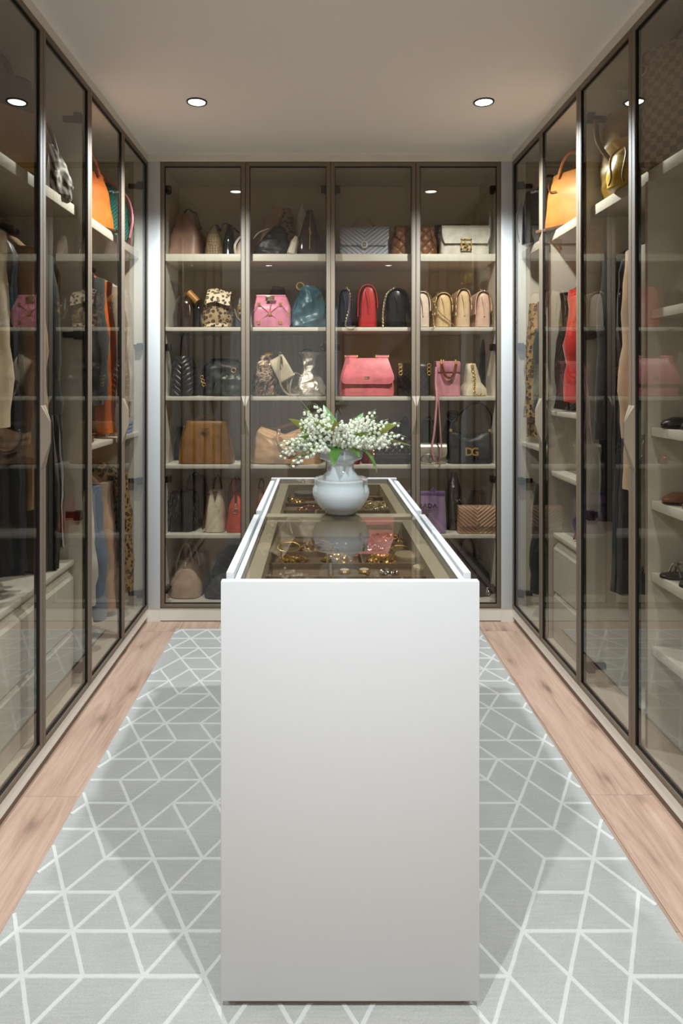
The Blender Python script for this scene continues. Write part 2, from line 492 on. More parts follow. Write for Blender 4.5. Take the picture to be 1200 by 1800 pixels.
# ------------------------------------------------------------------ cabinets
def door(cab, x0, x1, hinge_left, z0=.076, z1=2.508):
    fw, th = .0215, .022
    x0 += .0012; x1 -= .0012
    m = MB()
    m.box(x0, x0 + fw, 0, th, z0, z1, .0012); m.box(x1 - fw, x1, 0, th, z0, z1, .0012)
    m.box(x0 + fw, x1 - fw, 0, th, z0, z0 + fw, .0012); m.box(x0 + fw, x1 - fw, 0, th, z1 - fw, z1, .0012)
    d = m.build('door', BRONZE, cab, 30)
    a, b, c, e = x0 + fw, x1 - fw, z0 + fw, z1 - fw; g = .0035
    m = MB(); m.box(a, a + g, .002, .018, c, e); m.box(b - g, b, .002, .018, c, e); m.box(a + g, b - g, .002, .018, c, c + g); m.box(a + g, b - g, .002, .018, e - g, e)
    m.build('gasket', DARKM, d, 0)
    MB().box(a + g, b - g, .007, .011, c + g, e - g).build('glass_pane', GLASS, d, 0)
    # folded blade handle on the meeting stile
    s = 1 if hinge_left else -1
    xe = (x1 if hinge_left else x0); xi = xe - s * .0205
    zt, zb = 1.232, 1.022
    vs = [(xi, 0, zt), (xe, 0, zt), (xe, 0, zb), (xi, 0, zb), (xe - s * .001, -.026, zt - .055), (xe - s * .001, -.026, zb + .085), (xe - s * .004, -.024, zt - .055), (xe - s * .004, -.024, zb + .085)]
    fs = [(0, 1, 4, 6), (3, 7, 5, 2), (0, 6, 7, 3), (1, 2, 5, 4), (6, 4, 5, 7), (0, 3, 2, 1)]
    MB().add(vs, fs).build('handle', HANDLE, d, 20)
    xh = x0 if hinge_left else x1; q = 1 if hinge_left else -1
    for z in (2.37, 1.50, .775, .165):
        m = MB(); p, r = xh + q * .024, xh + q * .052
        m.box(min(p, r), max(p, r), .018, .05, z - .019, z + .019, .004)
        p, r = xh + q * .012, xh + q * .034
        m.box(min(p, r), max(p, r), .04, .10, z - .012, z + .012, .003)
        m.build('hinge', HINGE, d, 30)
    return d

BACKP = mat('beige_back_panel', (202, 190, 168), .6)
TOE = mat('toe_brown', (112, 92, 76), .5)
def cabinet(label, loc, rz, W, D, shelves=(), dividers=(), toe=.027):
    c = thing('display_cabinet', label, 'cabinet', loc, rz, 'smoked glass cabinets around the room')
    y0 = .026; t = .018
    MB().box(0, t, y0, D, .072, 2.512).build('side_panel', CARC, c, 0)
    MB().box(W - t, W, y0, D, .072, 2.512).build('side_panel', CARC, c, 0)
    MB().box(t, W - t, D - .012, D, .072, 2.512).build('back_panel', BACKP, c, 0)
    MB().box(t, W - t, y0, D - .012, 2.492, 2.512).build('top_panel', CARC, c, 0)
    MB().box(t, W - t, y0, D - .012, .072, Z6).build('bottom_panel', CARC, c, 0)
    MB().box(0, W, .004, D, toe, .072, .001).build('plinth', TRIM, c, 0)
    MB().box(0, W, .012 if toe > .01 else .006, D - .001, 0.0, toe).build('toe_kick', TOE, c, 0)
    MB().box(0, W, .002, D, 2.512, H, .001).build('cornice', TRIM, c, 0)
    for s in shelves:
        z, th = s[0], s[1]; a = s[2] if len(s) > 2 else t; b = s[3] if len(s) > 3 else W - t
        MB().box(a + .001, b - .001, .045, D - .012, z - th, z, .0015).build('shelf', CARC, c, 30)
    for (u, za, zb) in dividers:
        MB().box(u - .009, u + .009, .035, D - .012, za, zb).build('divider', CARC, c, 0)
    h = W / 2
    door(c, 0, h, True); door(c, h, W, False)
    return c

SH = [(Z1, .040), (Z2, .021), (Z3, .022), (Z4, .022), (Z5, .021)]
WB = (.995 + .865) / 2
cabinet('glass cabinet on the back wall left of the flowers, holding the caramel handbag', (-.865, YB, 0), 0, WB, .42, SH, toe=.005)
cabinet('glass cabinet on the back wall right of the flowers, holding the pink top-handle bag', (-.865 + WB, YB, 0), 0, WB, .42, SH, toe=.005)
for nm, a, b in (('plinth', 0, .072), ('cornice', 2.512, H)):
    struct(MB().box(XL - .03, -.865, YB + .003, YB + .3, a, b).build('trim_3', TRIM, None, 0))
    struct(MB().box(.995, XR + .03, YB + .003, YB + .3, a, b).build('trim_4', TRIM, None, 0))
DS = .56
SW = .92
Y3, Y2b, Y1b, Y0b = 3.62, 2.70, 1.78, .86
cabinet('glass wardrobe at the far left, with the orange and teal bags on top', (XL, Y2b, 0), PI / 2, SW, DS, [(Z1, .04), (1.04, .022)])
cabinet('glass wardrobe nearest the camera on the left, with dresses over drawers', (XL, Y1b, 0), PI / 2, SW, DS, [(Z1, .04)])
cabinet('glass wardrobe at the far right, with the tan handbag on top', (XR, Y3, 0), -PI / 2, SW, DS,
        [(Z1, .04), (1.174, .022, .47, .902), (.888, .022, .47, .902), (.985, .022, .018, .452)], [(.461, .096, Z1 - .04)])
cabinet('glass wardrobe nearest the camera on the right, with coats and shoe shelves', (XR, Y2b, 0), -PI / 2, SW, DS,
        [(Z1, .04), (1.162, .03, .50, .902), (.92, .03, .50, .902), (.682, .03, .50, .902), (.44, .03, .50, .902), (1.55, .03, .50, .902)], [(.491, .096, Z1 - .04)])
cabinet('glass wardrobe beside the camera on the left, outside the picture', (XL, Y0b, 0), PI / 2, SW, DS, [(Z1, .04), (1.3, .022), (.7, .022)])
cabinet('glass wardrobe beside the camera on the right, outside the picture', (XR, Y1b, 0), -PI / 2, SW, DS, [(Z1, .04), (1.3, .022), (.7, .022)])

# drawer chests standing inside the wardrobes
def chest(label, loc, rz, W, D, H_, rows=2):
    t = thing('drawer_chest', label, 'drawers', loc, rz, 'drawer chests inside the wardrobes')
    MB().box(.001, W, .02, D, 0, H_ - .02).build('body', CARC, t, 0)
    MB().box(.001, W, -.002, D, H_ - .02, H_, .002).build('top_board', CARC, t, 30)
    hh = (H_ - .05) / rows
    for k in range(rows):
        z0 = .004 + k * hh
        m = MB(); z1 = z0 + hh - .006
        # finger-pull bevel along the upper edge
        m.add([(0.004, 0, z0), (W - .003, 0, z0), (W - .003, .0195, z0), (.004, .0195, z0), (.004, 0, z1 - .022), (W - .003, 0, z1 - .022), (.004, .016, z1), (W - .003, .016, z1), (W - .003, .0195, z1), (.004, .0195, z1)],
              [(0, 1, 5, 4), (4, 5, 7, 6), (6, 7, 8, 9), (3, 9, 8, 2), (0, 3, 2, 1), (0, 4, 6, 9, 3), (1, 2, 8, 7, 5)])
        m.build('drawer_front', CARC, t, 20)
    return t
chest('cream drawer chest below the dresses in the near left wardrobe', (XL - .055, Y1b + .03, Z6 + .001), PI / 2, .86, .47, .50)
chest('cream drawer chest under the purple bag in the far right wardrobe', (XR + .055, Y3 - .475, Z6 + .001), -PI / 2, .42, .47, .50)

# ------------------------------------------------------------------ rug
RX0, RX1, RY0, RY1, RT = -.752, .846, 1.19, 3.497, .010
rug = thing('rug', 'grey rug with a white geometric line pattern under the island', 'rug', (0, 0, 0))
MB().box(RX0, RX1, RY0, RY1, .0003, RT, .004).build('pile', m_rug('rug_grey', (164, 162, 156), (192, 190, 184)), rug, 30)
HA = {(3, 0), (0, 2), (-2, 3), (0, 4), (-2, 5), (-1, 6), (-5, 8), (-6, 11), (-4, 11), (-6, 12), (-7, 13), (-8, 14), (-6, 14), (8, 0), (9, 0), (7, 1), (10, 1), (7, 2), (9, 2), (7, 3), (8, 4), (7, 5), (6, 6), (7, 6), (7, 8), (5, 9), (6, 9)}
PA = {(1, 0), (0, 3), (-3, 5), (-3, 8), (-4, 11), (-6, 13), (-7, 15), (10, 2), (8, 3), (6, 5), (6, 7), (6, 9), (5, 11)}
NA = {(2, -1), (3, -1), (0, 2), (2, 2), (-1, 5), (-3, 6), (-2, 7), (-3, 9), (-4, 10), (-6, 11), (-7, 13), (11, 0), (9, 1), (9, 2), (7, 4), (6, 10)}
def lat(i, k): return V(-.650 + .1333 * (i + k / 2), 1.453 + .1192 * k, 0)
def clip(a, b):
    t0, t1 = 0.0, 1.0; d = b - a
    for p, q in ((-d.x, a.x - RX0 - .0065), (d.x, RX1 - .0065 - a.x), (-d.y, a.y - RY0 - .0065), (d.y, RY1 - .0065 - a.y)):
        if abs(p) < 1e-9:
            if q < 0: return None
        else:
            r = q / p
            if p < 0: t0 = max(t0, r)
            else: t1 = min(t1, r)
    return (a + d * t0, a + d * t1) if t1 - t0 > .3 else None
lm = MB()
rr = random.Random(3)
for k in range(-3, 19):
    for i in range(-16, 20):
        a = lat(i, k)
        for S, b in ((HA, lat(i + 1, k)), (PA, lat(i, k + 1)), (NA, lat(i - 1, k + 1))):
            if (i, k) in S: continue
            mid = (a + b) / 2
            if -.24 < mid.x < .36 and rr.random() < .2: continue
            c = clip(a, b)
            if not c: continue
            p, q = c; d = (q - p).normalized(); n = V(-d.y, d.x, 0) * .0058; e = d * 0.0
            z0, z1 = V(0, 0, RT - .001), V(0, 0, RT + .0014 + (.0001 if S is HA else .0002 if S is PA else 0) + (.00004 if (i + 2 * k) % 2 else 0)); s = .7
            seg = 6; rings = []
            for j in range(seg + 1):
                m_ = (p - e).lerp(q + e, j / seg) + n * (noise.noise((p + d * j * .03) * 60) * .18)
                rings.append([m_ + n + z0, m_ + n * s + z1, m_ - n * s + z1, m_ - n + z0])
            lm.loft(rings)
lm.build('line_pattern', m_rug('rug_white', (204, 202, 197), (220, 218, 213)), rug, 0)

# ------------------------------------------------------------------ island
IX0, IX1, IY0, IY1, IH = -.2035, .334, 1.377, 2.86, .898
isl = thing('island', 'white jewellery island with a smoked glass top in the middle of the rug', 'island', (0, 0, RT + .0016))
ZB = RT + .0016
def zz(v): return v - ZB
MB().box(IX0, IX1, IY0, IY0 + .020, zz(.026), zz(IH), .0018).build('end_panel', WHITE, isl, 30)
MB().box(IX0, IX1, IY1 - .020, IY1, zz(.026), zz(IH), .0018).build('end_panel', WHITE, isl, 30)
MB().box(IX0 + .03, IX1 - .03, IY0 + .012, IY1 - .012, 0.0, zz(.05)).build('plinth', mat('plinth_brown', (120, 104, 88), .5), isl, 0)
ya, yb, ym = IY0 + .0205, IY1 - .0205, (IY0 + IY1) / 2 - .003
for xa, xb in ((IX0 + .026, IX0 + .038), (IX1 - .038, IX1 - .026)):
    MB().box(xa, xb, ya, yb, zz(.05), zz(IH - .002), .0012).build('side_panel', WHITE, isl, 30)
for side in (0, 1):
    xa, xb = (IX0 + .001, IX0 + .018) if side == 0 else (IX1 - .018, IX1 - .001)
    for c0, c1 in ((1.452, 2.083), (2.147, 2.785)):
        for zl, zh in ((.626, .8955), (.345, .615), (.06, .334)):
            d = MB().box(xa, xb, c0, c1, zz(zl), zz(zh), .0015).build('drawer_front', WHITE, isl, 30)
    for c0, c1 in ((ya, 1.446), (2.089, 2.141), (2.791, yb)):
        xa2, xb2 = (IX0 + .019, IX0 + .0255) if side == 0 else (IX1 - .0255, IX1 - .019)
        MB().box(xa2, xb2, c0, c1, zz(.05), zz(.88)).build('finger_pull_strip', WHITE, isl, 0)
gx0, gx1 = IX0 + .0385, IX1 - .0385
MB().box(gx0, gx1, ya, yb, zz(.8885), zz(.8955), .0006).build('glass_top', TOPGLASS, isl, 0)
# trays beneath the glass
def tray(y0, y1, xs, rows):
    fl = .036; xa, xb = gx0 + .001, gx1 - .001; zf = zz(.876)
    m = MB()
    m.box(xa, xa + fl, y0, y1, zz(.83), zf); m.box(xb - fl, xb, y0, y1, zz(.83), zf)
    m.box(xa + fl, xb - fl, y0, y0 + .03, zz(.83), zf); m.box(xa + fl, xb - fl, y1 - .03, y1, zz(.83), zf)
    m.build('tray_surround', TRAYB, isl, 0)
    ix0, ix1, iy0, iy1 = xa + fl, xb - fl, y0 + .03, y1 - .03
    t = MB().box(ix0, ix1, iy0, iy1, zz(.82), zz(.83)).build('tray', TRAY, isl, 0)
    for yy in rows: MB().box(ix0, ix1, yy - .003, yy + .003, zz(.83), zz(.843)).build('tray_divider', TRAY, t, 0)
    for (xx, r0, r1) in xs: MB().box(xx - .003, xx + .003, r0, r1, zz(.83), zz(.843)).build('tray_divider', TRAY, t, 0)
    return ix0, ix1, iy0, iy1
T1 = tray(ya + .001, ym - .022, [(.03, 1.603, 1.712), (.115, 1.718, 1.827), (.06, 1.833, 1.942), (.13, 1.948, 2.06)], [1.60, 1.715, 1.83, 1.945])
T2 = tray(ym + .022, yb - .001, [(-.01, 2.303, 2.417), (.075, 2.423, 2.557), (.11, 2.563, 2.687)], [2.30, 2.42, 2.56, 2.69])
MB().box(gx0 + .001, gx1 - .001, ym - .0215, ym + .0215, zz(.82), zz(.887), .001).build('centre_beam', TRAYB, isl, 0)
MB().box(gx0 + .001, gx1 - .001, ya + .001, yb - .001, zz(.80), zz(.819)).build('tray_base', TRAYB, isl, 0)

# ------------------------------------------------------------------ the end of the room behind the camera
def curtain():
    m = MB()
    def fn(u, v):
        x = -1.25 + 1.42 * u
        return (x, YW0 + .14 + .03 * math.sin(u * 2 * PI * 15) + .012 * math.sin(u * 61), 2.50 * (1 - v) + .03)
    m.slab(fn, 180, 2, .002)
    b = NB('sheer_curtain'); b.n.remove(b.p)
    tr = b.add('ShaderNodeBsdfTransparent'); tl = b.add('ShaderNodeBsdfTranslucent'); df = b.add('ShaderNodeBsdfDiffuse')
    tl.inputs[0].default_value = df.inputs[0].default_value = lin((235, 232, 226))
    a = b.add('ShaderNodeMixShader'); a.inputs[0].default_value = .5; b.link(tl.outputs[0], a.inputs[1]); b.link(df.outputs[0], a.inputs[2])
    c = b.add('ShaderNodeMixShader'); c.inputs[0].default_value = .7; b.link(tr.outputs[0], c.inputs[1]); b.link(a.outputs[0], c.inputs[2])
    b.link(c.outputs[0], b.out.inputs[0])
    o = m.build('curtain', b.m, None, 60)
    tag(o, 'pale grey pleated curtain seen only as stripes reflected in the glass', 'curtain')
curtain()
def m_floral():
    b = NB('floral_print'); b.setp(Roughness=.7)
    v = b.voro(b.co(), 5.5); f = b.math('ADD', b.sep(v.outputs['Color'])[0], b.math('MULTIPLY', b.noise(b.co(), 14, 3), .25))
    b.link(b.ramp(f, [(.2, (70, 96, 92)), (.45, (196, 178, 84)), (.65, (190, 150, 160)), (.85, (228, 222, 214)), (1, (86, 60, 66))]), b.p.inputs['Base Color'])
    return b.m
cv = thing('canvas', 'large floral canvas seen only reflected in the right back doors', 'painting', (.80, YW0 + .002, 1.62))
MB().box(-.46, .46, 0, .03, -.46, .46, .003).build('print', m_floral(), cv)
fm = MB(); fm.box(-.49, -.46, 0, .045, -.49, .49); fm.box(.46, .49, 0, .045, -.49, .49); fm.box(-.46, .46, 0, .045, -.49, -.46); fm.box(-.46, .46, 0, .045, .46, .49)
fm.build('frame', BRONZE, cv, 0)
#PART3
# ================================================================== HANDBAGS
YF = 3.70                                   # front of the bags on the back shelves
GB = 'handbags on the shelves of the back cabinets'
GS = 'handbags on the top shelves of the side wardrobes'
def spot(x0, x1, yt, zs, Yf=YF):
    s = F / Yf
    return ((x0 + x1) / 2 - VX) / s, (x1 - x0) / s, CAMZ - (yt - VY) / s - zs
def bag(name, label, x0, x1, yt, zs, d, Yf=YF, rz=0.0, ry=0.0, group=GB):
    X, w_, h_ = spot(x0, x1, yt, zs, Yf)
    t = thing(name, label, 'handbag', (X, Yf + d / 2, zs + .0012), rz, group, ry)
    return t, w_, h_
def body(t, w_, h_, d, m, prof=((0, 1, 1), (.06, 1, 1), (.5, .97, .9), (.94, .93, .75), (1, .9, .7)), e=5.0, crumple=0, freq=9, seed=1, name='body', n=36, sub=4, tilt=0.0, angle=50, cap1=True, cx=0.0, cy=0.0, sag=0.0):
    if crumple >= .008: n = max(n, 64); sub = max(sub, 14); freq *= 1.35
    mb = MB(); rings = []
    prof = list(prof)
    pr = [(0, prof[0][1] * .93, prof[0][2] * .88)] + [(max(p[0], .018), p[1], p[2]) if i == 0 else p for i, p in enumerate(prof)]
    zs_ = []
    for (a, b) in zip(pr, pr[1:]):
        k = max(1, int(round((b[0] - a[0]) * 10 * sub / 4)))
        for j in range(k):
            q = j / k; q2 = q * q * (3 - 2 * q)
            zs_.append((a[0] + (b[0] - a[0]) * q, a[1] + (b[1] - a[1]) * q2, a[2] + (b[2] - a[2]) * q2))
    zs_.append(pr[-1])
    for z, wf_, df_ in zs_: rings.append(ellipse(cx * z, cy * z, z * h_, w_ / 2 * wf_, d / 2 * df_, e, n, tilt * z))
    if cap1 and crumple == 0:
        l = zs_[-1]; rings.append(ellipse(cx, cy, h_ * 1.0 + .003, w_ / 2 * l[1] * .94, d / 2 * l[2] * .9, e, n, tilt))
    mb.loft(rings, True, cap1)
    if crumple: mb.crumple(crumple, freq, seed, 0.0)
    if sag:
        for p in mb.v: p.z -= sag * max(0, 1 - (2 * p.x / w_) ** 2 * 1.6) * max(0, p.z / h_ - .35) / .65
    return mb.build(name, m, t, angle)
def flap(t, w_, h_, d, m, drop=.6, name='flap', th=.005, rad=.25, wf_=1.0, back=.3, lean=0.0):
    """front flap: from the back of the top, over the top edge, down the front with rounded lower corners"""
    mb = MB(); dr = drop * h_
    def fn(u, v):
        x = (u - .5) * w_ * wf_
        k = abs(u - .5) * 2; cor = 0 if k < 1 - rad else ((k - (1 - rad)) / rad) ** 2.5 * .35
        L = [(d * back, h_ + .002), (0, h_ + .004), (-d * .36, h_ + .003), (-d * .5 - .002, h_ - .012), (-d * .5 - .006, h_ - dr * .5), (-d * .5 - .006 - lean, h_ - dr * (1 - cor))]
        q = v * (len(L) - 1); i = min(int(q), len(L) - 2); f = q - i
        return (x, L[i][0] * (1 - f) + L[i + 1][0] * f, L[i][1] * (1 - f) + L[i + 1][1] * f)
    mb.slab(fn, 20, 20, -th)
    return mb.build(name, m, t, 50)
def handle(t, p0, p1, h, r, m, name='handle', lean=(0, 0, 0), power=2.4, flat=1.0, n=16):
    return MB().tube(arc(p0, p1, h, n, power, lean), r, 8, flat=flat).build(name, m, t, 60)
def plate(t, x, y, z, sx, sz, m=GOLD, name='clasp', sy=.006, ch=.0015):
    return MB().box(x - sx / 2, x + sx / 2, y - sy, y, z - sz / 2, z + sz / 2, ch).build(name, m, t, 30)
def ringpart(t, c, r, th, m=GOLD, name='ring', plane='xz'):
    pts = []
    for i in range(16):
        a = 2 * PI * i / 16; u, v = r * math.cos(a), r * math.sin(a)
        pts.append(V(*c) + (V(u, 0, v) if plane == 'xz' else V(0, u, v) if plane == 'yz' else V(u, v, 0)))
    return MB().tube(pts, th, 6, True).build(name, m, t, 60)
def chainpart(t, pts, m=PALEGOLD, L=.011, r=.0013, name='chain_strap', smooth=6):
    return MB().chain(spline(pts, smooth), L, r).build(name, m, t, 60)

# ---------------------------------------------------------------- back shelf 1 (top)
t, w_, h_ = bag('tote_bag', 'tall dusty rose leather tote at the left end of the top back shelf', 296, 350, 372, Z1, .17, rz=-.12)
m = leather('dusty_rose', (160, 126, 112))
body(t, w_, h_, .17, m, ((0, 1, 1), (.3, .95, .85), (1, .62, .42)), 6, .004, 8, 3)
MB().slab(lambda u, v: (w_ * (.34 + .04 * u) - .03 * v, .02 + .05 * u, h_ * (.72 + .4 * v)), 4, 6, .003).build('side_wing', leather('rose_dark', (96, 74, 64)), t)
handle(t, (-w_ * .2, .03, h_ * .95), (w_ * .2, .03, h_ * .95), .055, .005, leather('rose_dark', (96, 74, 64)))
t, w_, h_ = bag('shoulder_bag', 'brown monogram canvas shoulder bag beside the dusty rose tote', 357, 390, 393, Z1, .2)
body(t, w_, h_, .2, m_check('monogram', (150, 128, 98), (106, 84, 60), 95, .6, PI / 4), ((0, 1, 1), (.5, .8, .9), (1, .25, .5)), 4, .004, 9, 5)
handle(t, (0, -.05, h_ * .95), (.02, .06, h_ * .95), .02, .006, leather('brown', (84, 56, 38)))
t, w_, h_ = bag('shoulder_bag', 'dark teal patent bag with a raised strap, behind the monogram bag', 391, 409, 392, Z1, .22, 3.74)
body(t, w_, h_, .22, patent('teal_black', (22, 38, 40)), ((0, 1.2, 1), (.5, 1, .9), (1, .5, .5)), 4, .005, 9, 6)
MB().tube(spline([(-.05, -.05, h_ * .8), (-.035, -.05, h_ * 1.02), (.0, -.04, h_ * 1.03), (.055, -.02, h_ * .8)], 6), .006, 8, flat=.5).build('strap', leather('teal_strap', (30, 44, 46)), t)
t, w_, h_ = bag('shoulder_bag', 'pale pink bag with a white strap half hidden by the first door stile', 411, 438, 413, Z1, .2)
body(t, w_, h_, .2, leather('pale_pink', (206, 178, 166)), ((0, 1, 1), (.5, .8, .9), (1, .35, .5)), 4, .004, 9, 8)
MB().tube(spline([(-w_ * .4, -.09, .01), (-w_ * .42, -.1, h_ * .5), (-.01, -.06, h_ * .98), (.02, -.02, h_ * 1.05)], 6), .008, 8, flat=.4).build('strap', leather('white', (226, 222, 212)), t)
t, w_, h_ = bag('tote_bag', 'taupe leather bag tipped over at the left of the second top bay', 443, 470, 356, Z1, .2, 3.78, ry=.32)
body(t, w_, h_, .2, leather('taupe', (166, 134, 112)), ((0, 1, 1), (.5, .95, .85), (1, .85, .35)), 6, .003, 8, 9)
t, w_, h_ = bag('slouchy_bag', 'black slouchy bag with a white piped edge under the tipped taupe bag', 444, 503, 394, Z1, .2)
blk = leather('black', (26, 25, 27), .45); blkp = patent('black', (18, 16, 17))
body(t, w_, h_, .2, blk, ((0, 1, 1), (.3, 1, .95), (.65, .7, .8), (1, .3, .4)), 3, .012, 10, 11, cx=w_ * .22)
MB().tube(spline([(-w_ * .48, -.1, h_ * .52), (-w_ * .3, -.105, h_ * .72), (-w_ * .02, -.09, h_ * .86)], 6), .006, 8, flat=.5).build('piping', leather('white', (226, 222, 212)), t)
t, w_, h_ = bag('pouch', 'small leopard print pouch sticking up behind the black slouchy bag', 497, 521, 363, Z1, .1, 3.84, ry=-.08)
LEO = m_leopard('leopard_hide')
body(t, w_, h_, .1, m_leopard('leopard_dark', (150, 124, 94), (110, 76, 46), (22, 16, 12), 46), ((0, .7, 1), (.5, 1, .9), (.8, 1, .7), (1, .55, .3)), 3, .004, 10, 12)
t, w_, h_ = bag('pouch', 'narrow white pouch leaning on the dark plum bag', 503, 519, 412, Z1, .14, 3.66, ry=.28)
body(t, w_, h_, .14, leather('offwhite', (216, 208, 192)), ((0, 1, 1), (.6, .9, .9), (1, .45, .5)), 4, .003, 9, 13)
t, w_, h_ = bag('shoulder_bag', 'white leather bag with a folded top behind the dark plum bag', 520, 541, 357, Z1, .12, 3.86)
body(t, w_, h_, .12, leather('offwhite', (216, 208, 192)), ((0, .9, 1), (.6, 1, .9), (.85, .8, .6), (1, .3, .3)), 3, .004, 9, 14)
t, w_, h_ = bag('handbag', 'dark plum patent bag with a gold zip on the top back shelf', 519, 569, 363, Z1, .24)
plum = patent('plum', (44, 26, 32))
body(t, w_, h_, .22, plum, ((0, 1, 1), (.25, .93, .95), (.7, .5, .7), (1, .2, .4)), 4, .007, 9, 15)
MB().tube(spline([(.0, -.118, h_ * .12), (.002, -.112, h_ * .5), (.004, -.07, h_ * .93)], 6), .0035, 6).build('zip', GOLD, t)
MB().tube([(.006, -.122, h_ * .42), (.0, -.122, h_ * .56)], .007, 6).build('zip_pull', GOLD, t)
# pale blue chevron flap bag
t, w_, h_ = bag('flap_bag', 'pale blue chevron quilted flap bag with a top handle', 597, 683, 400, Z1, .11)
m = m_chevron('chevron_blue', (178, 184, 200), 42)
body(t, w_, h_, .11, m, ((0, 1, 1), (.1, 1, 1), (.9, .98, .85), (1, .97, .8)), 9)
flap(t, w_, h_, .11, m, .66, rad=.12)
handle(t, (-.075, .0, h_), (.075, 0, h_), .058, .0055, leather('beige_handle', (150, 132, 104)))
MB().lathe([(0, 0), (.022, 0), (.024, .003), (.022, .008), (0, .009)], 6).xf(Matrix.Translation((0, -.063, h_ * .36)) @ Matrix.Rotation(PI / 2, 4, 'X')).build('lock_plate', leather('blue_plate', (196, 200, 210)), t)
for s in (-1, 1):
    mb = MB(); pts = [(s * (.002 + .0085 * math.cos(a)), -.0745, h_ * .36 + .0095 * math.sin(a)) for a in [(-.72 + 1.44 * k / 10) * PI + (0 if s < 0 else 0) + PI for k in range(11)]]
    mb.tube(pts, .0018, 6).build('emblem', PALEGOLD, t)
t, w_, h_ = bag('flap_bag', 'brown quilted leather bag behind the centre right door stiles', 688, 771, 397, Z1, .15)
m = m_quilt('quilt_brown', (140, 92, 58), 17, .4)
body(t, w_, h_, .15, m, ((0, 1, 1), (.5, .96, .95), (.85, .85, .8), (1, .74, .6)), 4, .003, 8, 16)
flap(t, w_ * .8, h_, .13, m, .52, rad=.4)
chainpart(t, [(w_ * .2, .02, h_ + .005), (w_ * .3, -.06, h_ * .95), (w_ * .36, -.083, h_ * .5), (w_ * .46, -.083, h_ * .08)], metal('brass', (150, 112, 64), .3))
t, w_, h_ = bag('flap_bag', 'white croc leather baguette with a gold double bar buckle', 775, 861, 398, Z1, .10, 3.68)
m = leather('croc_white', (218, 212, 202), .35, .3)
body(t, w_, h_, .10, m, ((0, .97, 1), (.1, 1, 1), (.9, .98, .85), (1, .95, .8)), 7)
flap(t, w_ * .97, h_, .10, m, .63, rad=.1, lean=.004)
mb = MB(); gx, gz, s_ = .0, h_ * .2, .030                     # two facing F bars inside a square frame
for (a, b, c, e) in ((-s_, s_, s_ * .78, s_), (-s_, s_, -s_, -s_ * .78), (-s_, -s_ * .8, -s_, s_), (s_ * .8, s_, -s_, s_),
                     (-s_ * .35, -s_ * .12, -s_ * .2, s_), (-s_ * .35, s_ * .45, -.003, .003), (s_ * .12, s_ * .35, -s_, -.006), (-s_ * .45, s_ * .35, -s_ * .45, -s_ * .25)):
    mb.box(gx + a, gx + b, -.070, -.062, gz + .02 + c, gz + .02 + e)
mb.build('buckle', GOLD, t, 0)
chainpart(t, [(-w_ * .46, .02, h_), (-w_ * .51, -.02, h_ * .9), (-w_ * .515, -.02, h_ * .6)], PALEGOLD, .016, .0028)
chainpart(t, [(w_ * .47, .02, h_), (w_ * .51, -.02, h_ * .85), (w_ * .515, -.02, h_ * .55)], PALEGOLD, .016, .0028)
t, w_, h_ = bag('clutch', 'black clutch lying behind the white baguette', 765, 835, 393, Z1, .12, 3.86)
body(t, w_, h_, .12, blk, ((0, 1, 1), (.8, .98, .8), (1, .9, .5)), 4, .005, 9, 17)

# ---------------------------------------------------------------- back shelf 2
t, w_, h_ = bag('handbag', 'dark brown patent handbag with a tan cuff handle, left end of second back shelf', 300, 341, 519, Z2, .2)
body(t, w_, h_, .2, patent('espresso', (44, 30, 24)), ((0, 1, 1), (.3, 1, 1), (.8, .75, .85), (1, .5, .6)), 3.5, .006, 9, 21)
cuff = leather('cuff_tan', (166, 112, 50))
MB().tube(arc((-.01, -.03, h_ * .9), (.02, .02, h_ * .9), .045, 14), .007, 8).build('handle', leather('brown', (84, 56, 38)), t)
MB().tube([(.022, -.04, h_ * 1.12), (.074, -.045, h_ * .82)], .022, 12).build('cuff', cuff, t)
t, w_, h_ = bag('handbag', 'dark glossy bag squeezed behind the tan cuff handle', 343, 352, 524, Z2, .2, 3.76)
body(t, w_, h_, .2, blkp, ((0, 1, 1), (.6, 1, .9), (1, .6, .6)), 4, .003, 9, 22)
t, w_, h_ = bag('flap_bag', 'leopard print fur flap bag on the second back shelf', 354, 407, 514, Z2, .17)
body(t, w_, h_, .17, m_leopard('leopard_shade', (168, 142, 104), (120, 86, 54), (24, 17, 13), 46), ((0, 1, 1), (.2, 1.03, 1), (.75, .9, .9), (1, .72, .6)), 4, .006, 8, 23)
mb = MB()
mb.slab(lambda u, v: ((u - .5) * w_ * .78 + .012, [.05, .02, -.045, -.088, -.098][min(4, int(v * 4 + .01))], h_ * [1.0, 1.05, 1.06, .9, .66][min(4, int(v * 4 + .01))] + .01 * math.sin(u * 5)), 12, 4, -.006)
mb.build('flap', m_leopard('leopard_pale', (226, 208, 178), (180, 142, 96), (26, 18, 14), 46), t)
MB().box(-w_ * .42, w_ * .4, -.095, -.082, .004, .022, .004).build('lower_band', m_leopard('leopard_pale'), t)
t, w_, h_ = bag('pouch', 'small dark pouch with gold charms, right of the leopard flap bag', 411, 431, 522, Z2, .15)
body(t, w_, h_, .15, leather('slate', (52, 54, 58)), ((0, 1, 1), (.5, .95, .9), (1, .5, .5)), 3.5, .005, 9, 24)
for q in range(5): MB().lathe([(0, -.010), (.008, -.006), (.011, 0), (.008, .006), (0, .010)], 10, (R.uniform(-.012, .016), -.075 - .008, h_ * (.45 + .08 * q))).build('charm', GOLD, t)
MB().tube(spline([(-.03, -.06, h_ * .62), (-.01, -.085, h_ * .3), (.03, -.085, h_ * .12)], 6), .003, 6).build('cord', GOLD, t)
